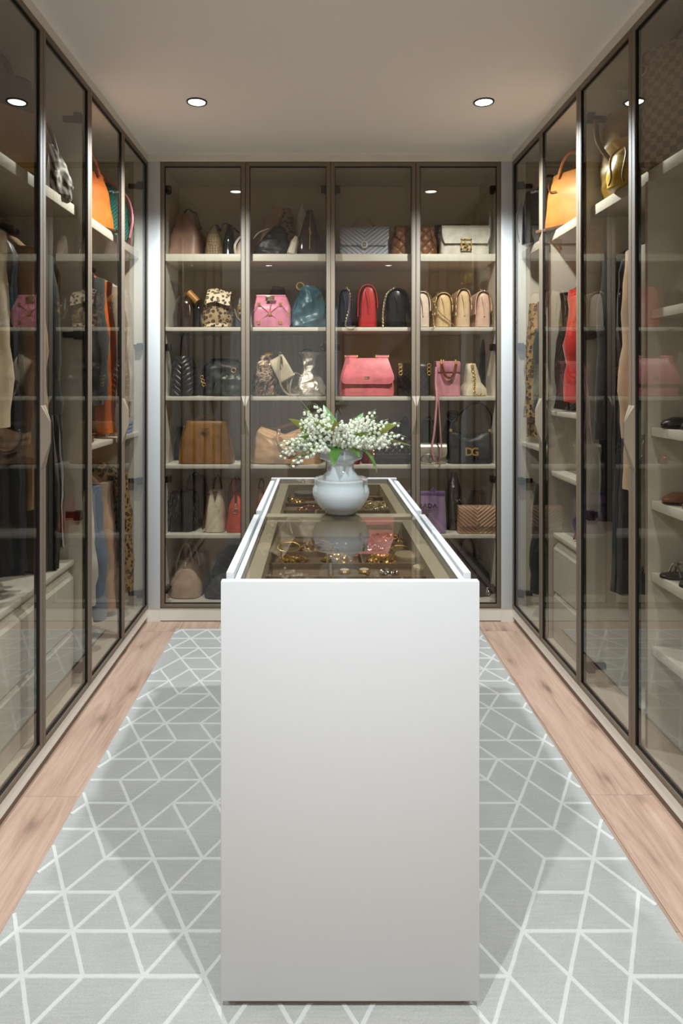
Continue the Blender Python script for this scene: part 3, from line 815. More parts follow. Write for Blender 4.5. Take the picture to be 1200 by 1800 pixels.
# pink studded
t, w_, h_ = bag('handbag', 'bubblegum pink quilted handbag with gold pyramid studs', 441, 510, 521, Z2, .15, 3.68)
pk = leather('bubblegum', (214, 132, 158), .35)
body(t, w_, h_, .15, pk, ((0, .97, 1), (.15, 1.02, 1.05), (.6, 1.0, 1), (.92, .86, .6), (1, .82, .45)), 4.5, .003, 7, 25)
MB().box(-w_ * .40, w_ * .38, -.03, .03, h_ - .002, h_ + .014, .005).build('top_frame', pk, t)
stud = MB().add([(-.0085, 0, -.0085), (.0085, 0, -.0085), (.0085, 0, .0085), (-.0085, 0, .0085), (0, -.009, 0)], [(0, 1, 4), (1, 2, 4), (2, 3, 4), (3, 0, 4), (0, 3, 2, 1)])
for (a, b) in ((-.30, .74), (.25, .74), (-.02, .42), (-.31, .16), (.25, .16), (.46, .44)):
    o = MB().add(stud.v, stud.f).build('stud', GOLD, t, 0, (a * w_, -.0785 if b > .6 else -.083, b * h_))
for (a, b, c, e) in ((-.30, .74, .25, .16), (.25, .74, -.31, .16), (-.3, .74, -.46, .5), (.25, .74, .46, .44), (-.02, .42, .0, .9)):
    MB().tube([(a * w_, -.0765, b * h_), ((a + c) / 2 * w_, -.081, (b + e) / 2 * h_), (c * w_, -.0765, e * h_)], .0018, 5).build('seam', leather('pink_seam', (176, 96, 122)), t)
plate(t, -.02 * w_, -.07, h_ * .93, .05, .03, PALEGOLD, 'turn_lock')
t, w_, h_ = bag('shoulder_bag', 'brown suede bag peeking out behind the pink studded handbag', 462, 500, 502, Z2, .1, 3.90, ry=.1)
body(t, w_, h_, .1, leather('suede_brown', (92, 62, 40), .8), ((0, 1, 1), (.7, .95, .8), (1, .5, .4)), 3.5, .004, 9, 26)
t, w_, h_ = bag('slouchy_bag', 'teal blue slouchy leather bag with a gold ring', 513, 572, 500, Z2, .19)
body(t, w_, h_, .19, leather('petrol', (46, 84, 98), .36), ((0, 1, 1), (.2, 1, 1), (.55, .93, .95), (.85, .66, .75), (1, .4, .5)), 3, .018, 7.5, 27, n=72, sub=16)
ringpart(t, (-w_ * .26, -.05, h_ * .98), .021, .004)
MB().tube([(-w_ * .26, -.05, h_ * .9), (-w_ * .2, -.03, h_ * .8)], .010, 8).build('ring_tab', leather('petrol'  , (46, 84, 98)), t)
# end-on flap bags
def end_bag(label, x0, x1, yt, m, mf=None, chain=None, s=-1, droop=.3, seed=1, Yf=3.68, L=.24):
    t, w_, h_ = bag('flap_bag', label, x0, x1, yt, Z2, L, Yf)
    body(t, w_ * .88, h_ * .955, L, m, ((0, 1, 1), (.5, .95, .99), (.8, .86, .97), (.94, .7, .95), (1, .5, .93)), 5, .0025, 12, seed, cx=-s * w_ * .05)
    P = spline([(-s * w_ * .47, 0, h_ * .45), (-s * w_ * .45, 0, h_ * .7), (-s * w_ * .3, 0, h_ * .93), (0, 0, h_), (s * w_ * .3, 0, h_ * .94), (s * w_ * .46, 0, h_ * .72), (s * w_ * .50, 0, h_ * droop)], 4)
    n_ = len(P) - 1
    MB().slab(lambda u, v: (P[int(round(u * n_))].x, -L / 2 - .004 + (L + .008) * v, P[int(round(u * n_))].z), n_, 6, .0045).build('flap', mf or m, t, 60)
    MB().tube(spline([(-w_ * .1, -L / 2 - .001, h_ * .84), (0, -L / 2 - .006, h_ * .6), (w_ * .04, -L / 2 - .003, h_ * .3)], 5), .004, 6).build('gusset_fold', m, t)
    if chain: chainpart(t, [(a * w_, -L / 2 - b, c * h_) for a, b, c in chain])
    return t
navy = leather('navy', (38, 44, 66), .4); red = leather('red', (178, 42, 46), .36); blk2 = leather('black_calf', (24, 25, 29), .25, .1, .2)
end_bag('navy flap bag with a gold chain, end on, left of the red one', 592, 621, 508, navy, None, [(.1, .0, 1.02), (.28, .012, .85), (.22, .02, .45), (.0, .02, .03), (.4, .03, .012), (.62, .02, .012)], -1, .15, 31)
end_bag('red leather flap bag stored end on, on the second back shelf', 628, 665, 500, red, None, None, -1, .25, 32)
end_bag('black leather flap bag with a gold chain, end on, right of the red one', 676, 719, 508, blk2, None, [(-.1, .0, 1.02), (-.42, .01, .85), (-.56, .015, .5), (-.58, .015, .2), (-.6, .02, .015)], 1, .2, 33)
cream = leather('cream', (226, 206, 190)); sand = leather('sand', (216, 184, 138)); tan = leather('tan_beige', (212, 180, 144)); nude = leather('nude_pink', (212, 176, 156))
end_bag('cream flap bag, first of the four beige ones on the second back shelf', 727, 758, 512, cream, None, [(.15, .0, 1.0), (.48, .008, .8), (.56, .012, .4), (.62, .02, .015), (.5, .03, .012)], -1, .2, 34)
end_bag('sand flap bag with a diagonal chain, second of the four beige ones', 763, 797, 514, sand, m_quilt('quilt_sand', (206, 172, 124), 24, .4, 'yz'), [(-.3, .0, .97), (-.5, .01, .7), (-.2, .016, .38), (.2, .016, .2), (.5, .016, .03)], -1, .35, 35)
end_bag('tan quilted flap bag, third and tallest of the four beige ones', 800, 830, 507, tan, m_quilt('quilt_tan', (204, 170, 134), 24, .4, 'yz'), None, -1, .3, 36)
end_bag('pinkish nude flap bag with a chain at its right, last of the four beige ones', 834, 865, 511, nude, None, [(-.2, .0, 1.02), (.3, .006, .93), (.5, .01, .6), (.48, .014, .25), (.55, .02, .015), (.35, .04, .012)], -1, .35, 37)

# ---------------------------------------------------------------- back shelf 3
t, w_, h_ = bag('shoulder_bag', 'black puffer quilted bag with an upright strap, left end of third back shelf', 295, 340, 626, Z3, .2)
body(t, w_, h_, .2, m_chevron('chevron_black', (30, 29, 30), 30, .3), ((0, 1, 1), (.3, 1.02, 1), (.75, .9, .9), (1, .55, .6)), 3.2, .003, 9, 41)
MB().tube(spline([(-.02, -.02, h_ * .9), (-.012, -.02, h_ * 1.4), (.012, 0, h_ * 1.68), (.022, .02, h_ * 1.3), (.02, .02, h_ * .9)], 6), .007, 8, flat=.45).build('strap', blk, t)
t, w_, h_ = bag('slouchy_bag', 'black slouchy leather bag with gold rings on the third back shelf', 347, 424, 630, Z3, .2, 3.76)
body(t, w_, h_, .2, blk, ((0, .9, 1), (.3, 1, 1), (.7, .92, .85), (1, .6, .5)), 3, .014, 6.5, 42, cx=.02)
for q in range(3): ringpart(t, (-w_ * .40 + .006 * q, -.105, h_ * (.5 - .1 * q)), .009, .0022)
ringpart(t, (w_ * .33, -.11, h_ * .68), .013, .003)
t, w_, h_ = bag('clutch', 'crumpled bottle green clutch in front of the black slouchy bag', 373, 428, 658, Z3, .05, 3.675)
body(t, w_, h_, .06, leather('bottle_green', (40, 48, 36), .35), ((0, .9, 1), (.25, 1, 1), (.7, .85, .8), (1, .5, .4)), 3, .009, 16, 43, cx=.02)
t, w_, h_ = bag('handbag', 'marbled bronze and silver metallic bag on the third back shelf', 443, 487, 624, Z3, .19)
body(t, w_, h_, .19, m_marble('bronze_marble', (48, 38, 34), (190, 160, 130), 14), ((0, 1, 1), (.3, 1, 1), (.75, .8, .8), (1, .4, .45)), 3.4, .008, 10, 44)
for q in range(4): ringpart(t, (.006 + .008 * q, -.03, h_ * 1.03), .007, .002)
t, w_, h_ = bag('pouch', 'beige leather pouch with a silver zip leaning on the silver bag', 486, 516, 619, Z3, .07, 3.68)
put = leather('putty', (204, 190, 166))
mb = MB(); mb.loft([ellipse(0, 0, z, .047 * a, .030 * b, 6, 28) for z, a, b in ((0, .85, .5), (.008, .98, .9), (.07, 1.0, 1), (.12, .96, .9), (.138, .9, .6), (.142, .8, .3))])
mb.xf(Matrix.Translation((.014, 0, h_ - .155)) @ Matrix.Rotation(-.5, 4, 'Y')).build('body', put, t)
MB().tube(spline([(-.03, -.032, h_ * .93), (-.036, -.036, h_ * .62), (-.028, -.03, h_ * .3), (-.006, -.03, .03), (.022, -.02, .007), (.03, .02, .007), (.012, .03, h_ * .2), (.012, .02, h_ * .42)], 6), .0075, 8, flat=.45).build('wrist_strap', put, t)
MB().tube([(-.022, -.036, h_ * .90), (-.018, -.036, h_ * .72)], .004, 6).build('zip_pull', SILVER, t)
for q in (.97, .64): ringpart(t, (-.028, -.034, h_ * q), .007, .0018, SILVER)
t, w_, h_ = bag('slouchy_bag', 'shiny silver metallic bag gathered at the neck, third back shelf', 514, 571, 619, Z3, .18, 3.69)
SV = m_foil('silver_foil', (214, 206, 196))
body(t, w_, h_, .18, SV, ((0, 1.04, 1), (.15, 1.08, 1), (.36, .8, .8), (.6, .36, .42), (.85, .34, .38), (1, .66, .6)), 2.6, .009, 14, 46, n=72, sub=16)
handle(t, (-w_ * .3, 0, h_ * .93), (w_ * .1, 0, h_), .03, .006, mat('brown_handle', (60, 46, 38), .4))
MB().tube(spline([(-.03, -.03, h_ * .4), (-.08, -.06, h_ * .52), (-.105, -.08, h_ * .25), (-.10, -.09, .012), (-.05, -.1, .012)], 6), .012, 8, flat=.4).build('sash', mat('silver_sash', (200, 192, 184), .3, .6), t)
# pink top-handle bag
t, w_, h_ = bag('top_handle_bag', 'salmon pink structured top-handle bag with a gold name plate', 596, 694, 632, Z3, .14, 3.68)
pk2 = leather('salmon', (236, 128, 140), .32, .1)
body(t, w_, h_, .14, pk2, ((0, .97, 1), (.12, 1.0, 1.03), (.35, .98, 1), (.75, .84, .8), (1, .76, .5)), 6)
mb = MB()
def fl(u, v):
    k = abs(u - .5) * 2; cor = 0 if k < .8 else ((k - .8) / .2) ** 2.2 * .12
    zz_ = h_ * (1.03 - (.70 - cor) * v); f = 1 - zz_ / h_
    return ((u - .5) * w_ * (.76 + .20 * min(1, v * 1.2)), -.038 - .042 * max(0.0, min(1, f / .5)) ** .8, zz_)
mb.slab(fl, 24, 12, -.005); mb.build('flap', pk2, t)
for s in (-1, 1):
    MB().tube([(s * w_ * .18, -.03, h_ * 1.06), (s * w_ * .39, -.03, h_ * 1.06)], .012, 10).build('handle_roll', pk2, t)
    for q in (.17, .395): ringpart(t, (s * w_ * q, -.03, h_ * 1.06), .013, .003, GOLD, 'ring', 'yz')
    MB().tube(arc((s * w_ * .3, .02, h_ * .98), (s * w_ * .3, .06, h_ * .7), .02, 8), .005, 6).build('handle_end', pk2, t)
plate(t, -.003, -.081, h_ * .49, .030, .018, PALEGOLD, 'name_plate', .004)
t, w_, h_ = bag('shoulder_bag', 'black bag with embossed greek key letters and gold rings', 700, 757, 640, Z3, .12, 3.72)
body(t, w_, h_, .12, m_check('black_embossed', (34, 32, 33), (58, 54, 52), 70, .35), ((0, .95, 1), (.15, 1, 1), (.9, .97, .8), (1, .95, .7)), 6)
for s in (-1, 1):
    for q in range(3): ringpart(t, (s * w_ * .44, -.066, h_ * (.95 - .12 * q)), .010, .0026)
MB().tube(arc((-w_ * .46, -.075, h_ * .6), (w_ * .46, -.075, h_ * .6), -h_ * .42, 14), .007, 8, flat=.4).build('strap', blk, t)
# small pink tote with bamboo handles and hanging strap
t, w_, h_ = bag('mini_tote', 'small pink box tote with tortoiseshell handles and a long hanging strap', 766, 810, 636, Z3, .09, 3.68)
pk3 = leather('rose', (218, 150, 164), .35)
body(t, w_, h_, .09, pk3, ((0, 1, 1), (.5, 1, .95), (1, .99, .85)), 9)
MB().box(-w_ * .48, w_ * .48, -.0475, -.043, h_ * .70, h_ * .985, .001).build('top_band', leather('rose_band', (210, 142, 158)), t)
torto = mat('tortoiseshell', (104, 52, 16), .12, 0, 0, 300, .8, .5, 60)
for yy in (-.062, .035):
    MB().tube(arc((-w_ * .30, yy, h_ * .93), (w_ * .28, yy, h_ * .93), -.075 if yy < 0 else .02, 14, 2.6), .0075, 10).build('handle', torto, t)
for s in (-.30, .28): MB().tube([(s * w_, -.062, h_ * .92), (s * w_, -.05, h_ * 1.05)], .0055, 8).build('handle_post', GOLD, t)
for s in (-.4, .38): MB().lathe([(0, -.001), (.005, 0), (.005, .004), (0, .004)], 10, (s * w_, -.03, -.0012)).build('foot', GOLD, t)
zb = .87 - Z3
MB().tube(spline([(-w_ * .5, -.05, h_ * .85), (-w_ * .53, -.06, h_ * .4), (-w_ * .52, -.085, -.02), (-w_ * .62, -.085, zb * .55), (-w_ * .70, -.08, zb * .8), (-w_ * .56, -.078, zb + .002), (-w_ * .34, -.082, zb + .03), (-w_ * .36, -.085, zb * .6), (-w_ * .44, -.085, -.03), (-w_ * .44, -.06, h_ * .3), (-w_ * .46, -.05, h_ * .7)], 6), .0055, 6, flat=.35).build('strap', pk3, t)
t, w_, h_ = bag('slouchy_bag', 'ivory folded pouch with a gold chain at the right of the third back shelf', 815, 858, 639, Z3, .13)
body(t, w_, h_, .13, leather('ivory', (220, 208, 182)), ((0, 1, 1), (.22, 1.0, 1), (.42, .66, .8), (.8, .46, .7), (1, .36, .5)), 3.6, .003, 10, 47, cx=-w_ * .12)
chainpart(t, [(-.02, -.05, h_ * .97), (-.01, -.075, h_ * .6), (-.012, -.085, h_ * .1), (.02, -.095, .008), (.05, -.08, .008)], GOLD, .014, .0026)
plate(t, -.018, -.06, h_ * .9, .014, .02, GOLD)

# ---------------------------------------------------------------- back shelf 4
t, w_, h_ = bag('handbag', 'caramel leather handbag with a triangular plate on the fourth back shelf', 312, 408, 742, Z4, .15, 3.68)
car = leather('caramel', (134, 90, 24), .38)
body(t, w_, h_, .15, car, ((0, 1, 1), (.08, 1.01, 1), (.5, .9, .85), (1, .74, .55)), 8)
MB().add([(-.026, -.072, h_ * .86), (.026, -.072, h_ * .86), (0, -.076, h_ * .73), (-.026, -.062, h_ * .86), (.026, -.062, h_ * .86), (0, -.066, h_ * .73)], [(0, 2, 1), (3, 4, 5), (0, 1, 4, 3), (1, 2, 5, 4), (2, 0, 3, 5)]).build('logo_plate', leather('caramel_dark', (108, 66, 24)), t, 0)
MB().tube([(-.024, -.0725, h_ * .855), (.024, -.0725, h_ * .855), (0, -.0765, h_ * .735)], .0012, 5, True).build('plate_edge', GOLD, t)
handle(t, (-w_ * .24, .0, h_), (w_ * .20, 0, h_), .026, .006, leather('handle_pale', (196, 164, 128)))
plate(t, .006, -.03, h_ * 1.005, .03, .008, SILVER, 'top_clasp')
for s in (-1, 1): MB().tube(spline([(s * w_ * .40, -.03, h_ * .9), (s * w_ * .46, -.04, h_ * .5), (s * w_ * .49, -.05, h_ * .12)], 5), .005, 6).build('side_seam', leather('caramel_dark', (108, 66, 24)), t)
t, w_, h_ = bag('shoulder_bag', 'dark bag with a long strap behind the caramel handbag', 300, 330, 752, Z4, .08, 3.90)
body(t, w_, h_, .1, blk, ((0, 1, 1), (.6, 1, .9), (1, .6, .5)), 4, .005, 9, 51)
chainpart(t, [(-.01, -.06, h_ * .8), (-.035, -.09, h_ * .4), (-.03, -.1, .02)], GOLD)
t, w_, h_ = bag('tote_bag', 'large camel slouchy tote with looped handles behind the flowers', 441, 558, 748, Z4, .20, 3.67)
cam_ = leather('camel', (206, 166, 126), .42, .08)
body(t, w_, h_, .20, cam_, ((0, 1, 1), (.12, 1.03, 1), (.45, .94, .9), (.8, .82, .7), (1, .74, .4)), 3.2, .020, 3.6, 52, n=80, sub=16, sag=.055)
for yy, sx in ((-.11, 1), (.04, -1)):
    MB().tube(spline([(-.03, yy + .02, h_ * .86), (-.035, yy - .005, h_ * .6), (.0, yy - .012, h_ * .38), (.06, yy - .012, h_ * .36), (.10, yy, h_ * .55), (.105, yy + .02, h_ * .8)] if sx > 0 else [(-.14, yy, h_ * .92), (-.06, yy, h_ * .86), (.02, yy, h_ * .98), (.1, yy, h_ * 1.0), (.15, yy, h_ * .8)], 6), .010, 10).build('handle', cam_, t)
for xx in (-.03, .103): ringpart(t, (xx, -.105, h_ * .84), .011, .003, SILVER)
t, w_, h_ = bag('flap_bag', 'burgundy flap bag with a studded edge right of the vase', 636, 656, 781, Z4, .16)
body(t, w_, h_, .16, leather('burgundy', (92, 24, 30)), ((0, 1, 1), (.6, .96, .9), (1, .8, .6)), 5, .003, 9, 53)
chainpart(t, [(w_ * .45, -.05, h_ * .95), (w_ * .5, -.085, h_ * .5), (w_ * .48, -.086, .02)], GOLD, .012, .002)
t, w_, h_ = bag('clutch', 'tiny red jewelled clutch on the shelf behind the vase', 619, 633, 802, Z4, .06, 3.67)
body(t, w_, h_, .06, m_sequin('red_jewel', (150, 20, 24), (230, 90, 80), 180), ((0, 1, 1), (.6, .95, .9), (1, .6, .5)), 3)
t, w_, h_ = bag('flap_bag', 'black lozenge quilted flap bag on the fourth back shelf', 660, 722, 777, Z4, .10, 3.76)
m = m_quilt('quilt_black', (50, 48, 48), 26, .28)
body(t, w_, h_, .10, m, ((0, 1, 1), (.9, .98, .85), (1, .96, .8)), 9)
flap(t, w_, h_, .10, m, .7, rad=.1)
plate(t, .0, -.058, h_ * .34, .022, .016, SILVER)
t, w_, h_ = bag('ruffled_bag', 'black ruffled bag lying in front of the lozenge quilted one', 656, 724, 800, Z4, .06, 3.68)
body(t, w_, h_, .06, cloth('black_ruffle', (30, 30, 34)), ((0, 1, 1), (.5, .98, 1), (1, .9, .6)), 4, .012, 26, 54, n=64, sub=10)
t, w_, h_ = bag('flap_bag', 'silver metallic flap bag with a round letter V emblem', 736, 785, 783, Z4, .07, 3.69)
SL = mat('silver_leather', (200, 192, 178), .3, .55, .2, 200)
body(t, w_, h_, .07, SL, ((0, 1, 1), (.9, .99, .85), (1, .97, .8)), 8)
flap(t, w_, h_, .07, SL, .62, rad=.15)
pts = [(-w_ * .12 + .05 * math.cos(a), -.047, h_ * .28 + .026 * math.sin(a)) for a in [2 * PI * k / 24 for k in range(24)]]
MB().tube(pts, .0035, 6, True).build('emblem_ring', SILVER, t)
letters('V', .075, .002, SILVER, t, (-w_ * .12, -.047, h_ * .36), 'emblem_letter', sx=1.2)
t, w_, h_ = bag('hobo_bag', 'black hobo bag with gold monogram letters and a tall handle', 789, 867, 757, Z4, .11, 3.68)
mb = MB(); rings = []
for j in range(17):
    z = j / 16; wq = .96 + .04 * z if z < .5 else .98 - .06 * (z - .5)
    ring = ellipse(0, 0, z * h_, w_ / 2 * wq * (.97 if j == 0 else 1), .055 * (1 - .45 * z) * (.9 if j == 0 else 1), 6, 40)
    for p in ring: p.z -= (h_ * .36 * (1 - (abs(p.x) / (w_ / 2)) ** 2.2)) * max(0, z - .45) / .55      # dipping mouth
    rings.append(ring)
mb.loft(rings).build('body', leather('black_smooth', (30, 28, 28), .4, .05), t)
MB().tube(spline([(-w_ * .46, 0, h_ * .96), (-w_ * .34, 0, h_ * 1.28), (w_ * .02, .0, h_ * 1.72), (w_ * .3, .0, h_ * 1.78), (w_ * .5, 0, h_ * 1.45), (w_ * .50, 0, h_ * 1.1), (w_ * .46, 0, h_ * .96)], 7), .006, 8, flat=.6).build('handle', leather('black_smooth', (30, 28, 28)), t)
for s in (-1, 1): plate(t, s * w_ * .44, -.03, h_ * .99, .014, .016, GOLD, 'handle_ring')
letters('D', .062, .003, GOLD, t, (-.014, -.060, h_ * .36), 'gold_letter', bold=.0012)
letters('G', .062, .003, GOLD, t, (.018, -.0625, h_ * .36), 'gold_letter', bold=.0012)
t, w_, h_ = bag('shoulder_bag', 'black bag with a coiled strap behind the hobo bag', 783, 806, 722, Z4, .1, 3.88)
body(t, w_, h_ * .8, .1, blk, ((0, 1, 1), (.6, 1, .9), (1, .6, .5)), 4, .004, 9, 55)
for q in range(4): MB().tube([(.0 + .034 * math.cos(a) * (1 - .1 * q), -.06 - .004 * q, h_ * (.93 - .03 * q) + .02 * math.sin(a)) for a in [2 * PI * k / 14 for k in range(14)]], .005, 6, True).build('coiled_strap', blk, t)

# ---------------------------------------------------------------- back shelf 5
t, w_, h_ = bag('fur_bag', 'black feathered bag on the fifth back shelf', 293, 340, 868, Z5, .16, 3.72)
body(t, w_, h_, .16, blk, ((0, 1, 1), (.5, 1, .95), (1, .8, .6)), 4)
mb = MB(); q = random.Random(5)
for _ in range(520):
    a = q.uniform(0, 2 * PI); z = q.uniform(.05, 1) * h_
    c = V(w_ / 2 * .98 * max(-1, min(1, 1.2 * math.cos(a))), .08 * max(-1, min(1, 1.2 * math.sin(a))), z); d = V(c.x * .5, c.y * .6, 0).normalized()
    e = c + d * q.uniform(.008, .02) + V(q.uniform(-.01, .01), q.uniform(-.008, .008), -q.uniform(.02, .055))
    e.z = max(e.z, .002); sd = V(-d.y, d.x, 0) * .0035
    mb.add([c - sd, c + sd, e, c + d * .003], [(0, 1, 2), (0, 2, 3), (1, 3, 2), (0, 3, 1)])
o = mb.build('feathers', mat('feather_black', (22, 21, 23), .45), t, 0); o['kind'] = 'stuff'
for k in range(9): MB().lathe([(0, -.003), (.0028, 0), (0, .003)], 8, (-.012 + .001 * k, -.09, h_ * (.95 - .055 * k))).build('bead', SILVER, t)
t, w_, h_ = bag('handbag', 'cream leather handbag with brown straps on the fifth back shelf', 358, 394, 866, Z5, .18)
body(t, w_, h_, .18, leather('bone', (216, 204, 184), .38), ((0, 1, 1), (.1, 1.02, 1), (.5, .9, .92), (1, .68, .6)), 5)
MB().tube(spline([(-w_ * .3, -.05, h_ * .95), (-w_ * .42, -.08, h_ * .5), (-w_ * .55, -.09, .02)], 6), .006, 8, flat=.4).build('strap', leather('brown', (84, 56, 38)), t)
MB().add([(-.012, -.06, h_ * 1.0), (.016, -.06, h_ * 1.0), (.002, -.076, h_ * .78), (-.012, -.05, h_ * 1.0), (.016, -.05, h_ * 1.0), (.002, -.068, h_ * .78)], [(0, 2, 1), (3, 4, 5), (0, 1, 4, 3), (1, 2, 5, 4), (2, 0, 3, 5)]).build('closing_tab', leather('brown', (84, 56, 38)), t, 0)
MB().tube(arc((-.02, .02, h_), (.03, .02, h_), .08, 12), .005, 6).build('handle', leather('brown', (84, 56, 38)), t)
t, w_, h_ = bag('handbag', 'orange red leather handbag with a padlock charm on the fifth back shelf', 396, 431, 872, Z5, .2)
orr = leather('vermilion', (196, 62, 34), .36)
body(t, w_, h_, .2, orr, ((0, 1, 1), (.1, 1.01, 1), (.6, .8, .9), (1, .42, .6)), 5)
MB().tube(spline([(-.015, -.03, h_ * .95), (-.022, -.03, h_ * 1.25), (-.02, .02, h_ * 1.35), (-.01, .05, h_ * 1.0)], 6), .005, 8).build('handle', orr, t)
MB().box(-.006, .006, -.085, -.07, h_ * .55, h_ * 1.0, .001).build('zip_tab', blk, t)
plate(t, 0, -.1, h_ * .76, .016, .018, SILVER, 'padlock'); ringpart(t, (0, -.104, h_ * .60), .013, .003, SILVER)
t, w_, h_ = bag('handbag', 'brown bag half hidden behind the left edge of the island', 448, 466, 862, Z5, .18)
body(t, w_, h_, .18, leather('chestnut', (112, 62, 40)), ((0, 1, 1), (.6, .9, .9), (1, .5, .6)), 4, .003, 9, 61)
MB().tube(arc((-.015, -.03, h_), (.015, .03, h_), .05, 10), .005, 6).build('handle', blk, t)
t, w_, h_ = bag('tote_bag', 'purple satin tote with dark printed lettering beside the island', 708, 785, 866, Z5, .09, 3.68)
pur = mat('lilac_satin', (150, 124, 168), .38, 0, .3, 30, 0, .08, 20, .5, .3)
body(t, w_, h_, .09, pur, ((0, 1, 1), (.5, 1, .8), (1, .96, .45)), 8, .002, 8, 62)
MB().box(-w_ * .475, w_ * .475, -.026, -.019, h_ * .93, h_ * .995, .002).build('hem', mat('purple_hem', (120, 84, 168), .5), t)
MB().tube(arc((.04, -.02, h_), (.06, -.02, h_), .02, 8), .004, 6).build('loop', mat('purple_hem', (120, 84, 168), .5), t)
ink = mat('dark_print', (52, 36, 62), .6)
letters('PRADA', .0335, .0012, ink, t, (.007, -.0425, h_ * .67), 'lettering', (PI / 2, 0, 0), 1.15, .0008)
letters('MILANO', .010, .0010, ink, t, (.007, -.0425, h_ * .555), 'lettering', (PI / 2, 0, 0), 1.2)
MB().box(-.012, .036, -.0436, -.0416, h_ * .515, h_ * .53).build('crest', ink, t, 0)
MB().lathe([(0, 0), (.010, 0), (.010, .001), (0, .001)], 12).xf(Matrix.Translation((.012, -.0425, h_ * .44)) @ Matrix.Rotation(PI / 2, 4, 'X') @ Matrix.Scale(1.3, 4, (0, 1, 0))).build('crest', ink, t)
t, w_, h_ = bag('bucket_bag', 'tall black bag with a jewelled clasp between the purple tote and chevron clutch', 787, 815, 832, Z5, .15, 3.76)
body(t, w_, h_, .15, blkp, ((0, 1.2, 1), (.45, 1.1, .95), (.65, .95, .8), (.9, .5, .5), (1, .35, .4)), 3.5, .004, 9, 63)
mb = MB(); q = random.Random(8)
for _ in range(14):
    mb.lathe([(0, -.004), (.004, 0), (0, .004)], 6, (.02 + q.uniform(-.028, .03), -.085 - q.uniform(0, .006), h_ * .55 + q.uniform(-.012, .012)))
mb.build('jewelled_clasp', SILVER, t, 0)
t, w_, h_ = bag('clutch', 'beige chevron quilted clutch at the right end of the fifth back shelf', 806, 872, 893, Z5, .06, 3.675)
m = m_chevron('chevron_beige', (190, 150, 122), 48, .4)
body(t, w_, h_, .06, m, ((0, .98, 1), (.1, 1, 1), (.9, .99, .85), (1, .98, .8)), 9)
flap(t, w_, h_, .06, m, .7, rad=.06)
plate(t, 0, -.042, h_ * .42, .012, .012, PALEGOLD, 'emblem', .004)
t, w_, h_ = bag('handbag', 'brown bag with a beaded strap behind the chevron clutch', 826, 858, 866, Z5, .1, 3.86)
body(t, w_, h_, .1, leather('cocoa', (70, 42, 30)), ((0, 1, 1), (.6, .96, .9), (1, .6, .6)), 4, .003, 9, 64)
chainpart(t, [(0, -.05, h_ * 1.0), (.002, -.06, h_ * .8), (0, -.06, h_ * .5)], GOLD)

# ---------------------------------------------------------------- bottom of the back cabinets
t, w_, h_ = bag('handbag', 'greige dome handbag with tall handles on the bottom left of the back cabinet', 295, 352, 992, Z6, .2)
gre = leather('greige', (180, 158, 140), .42)
body(t, w_, h_, .2, gre, ((0, .96, 1), (.1, 1.02, 1), (.35, .98, .97), (.7, .72, .8), (.9, .42, .6), (1, .2, .45)), 3.4, .002, 9, 71)
for yy, a, b, hh in ((-.05, -.055, .04, .42), (.04, -.02, .06, .36)):
    MB().tube(spline([(a, yy, h_ * .74), (a * .9, yy, h_ * 1.0), (a * .3 - .0, yy, h_ * (1.3 + hh * .4)), (b * .4, yy, h_ * (1.3 + hh * .4)), (b * .9, yy, h_ * 1.0), (b, yy, h_ * .74)], 6), .0055, 8).build('handle', leather('greige_dark', (146, 124, 106)), t)
plate(t, -.003, -.06, h_ * .93, .018, .03, SILVER)
t, w_, h_ = bag('slouchy_bag', 'dark charcoal slouchy bag right of the greige dome handbag', 357, 432, 1004, Z6, .2)
body(t, w_, h_, .2, leather('charcoal', (62, 58, 60), .5), ((0, 1, 1), (.3, 1, 1), (.7, .85, .8), (1, .6, .4)), 3.4, .012, 8, 72, cx=.05)
t, w_, h_ = bag('slouchy_bag', 'large dark brown bag slumped behind the charcoal one', 372, 470, 965, Z6, .12, 3.88)
body(t, w_, h_, .12, leather('dark_brown', (58, 42, 36), .5), ((0, 1, 1), (.4, 1, 1), (.8, .8, .7), (1, .5, .4)), 3.4, .012, 8, 73)
t, w_, h_ = bag('tote_bag', 'black travel bag at the bottom right of the back cabinet', 780, 866, 985, Z6, .22, 3.74)
body(t, w_, h_, .22, blk, ((0, 1, 1), (.4, 1, .95), (.8, .85, .8), (1, .6, .5)), 4, .008, 8, 74)
MB().tube(arc((-.05, -.05, h_ * .95), (.06, -.05, h_ * .95), .13, 14), .008, 8).build('handle', blk, t)
for q in range(3): ringpart(t, (w_ * .40, -.11, h_ * (.1 + .05 * q)), .010, .002, SILVER)
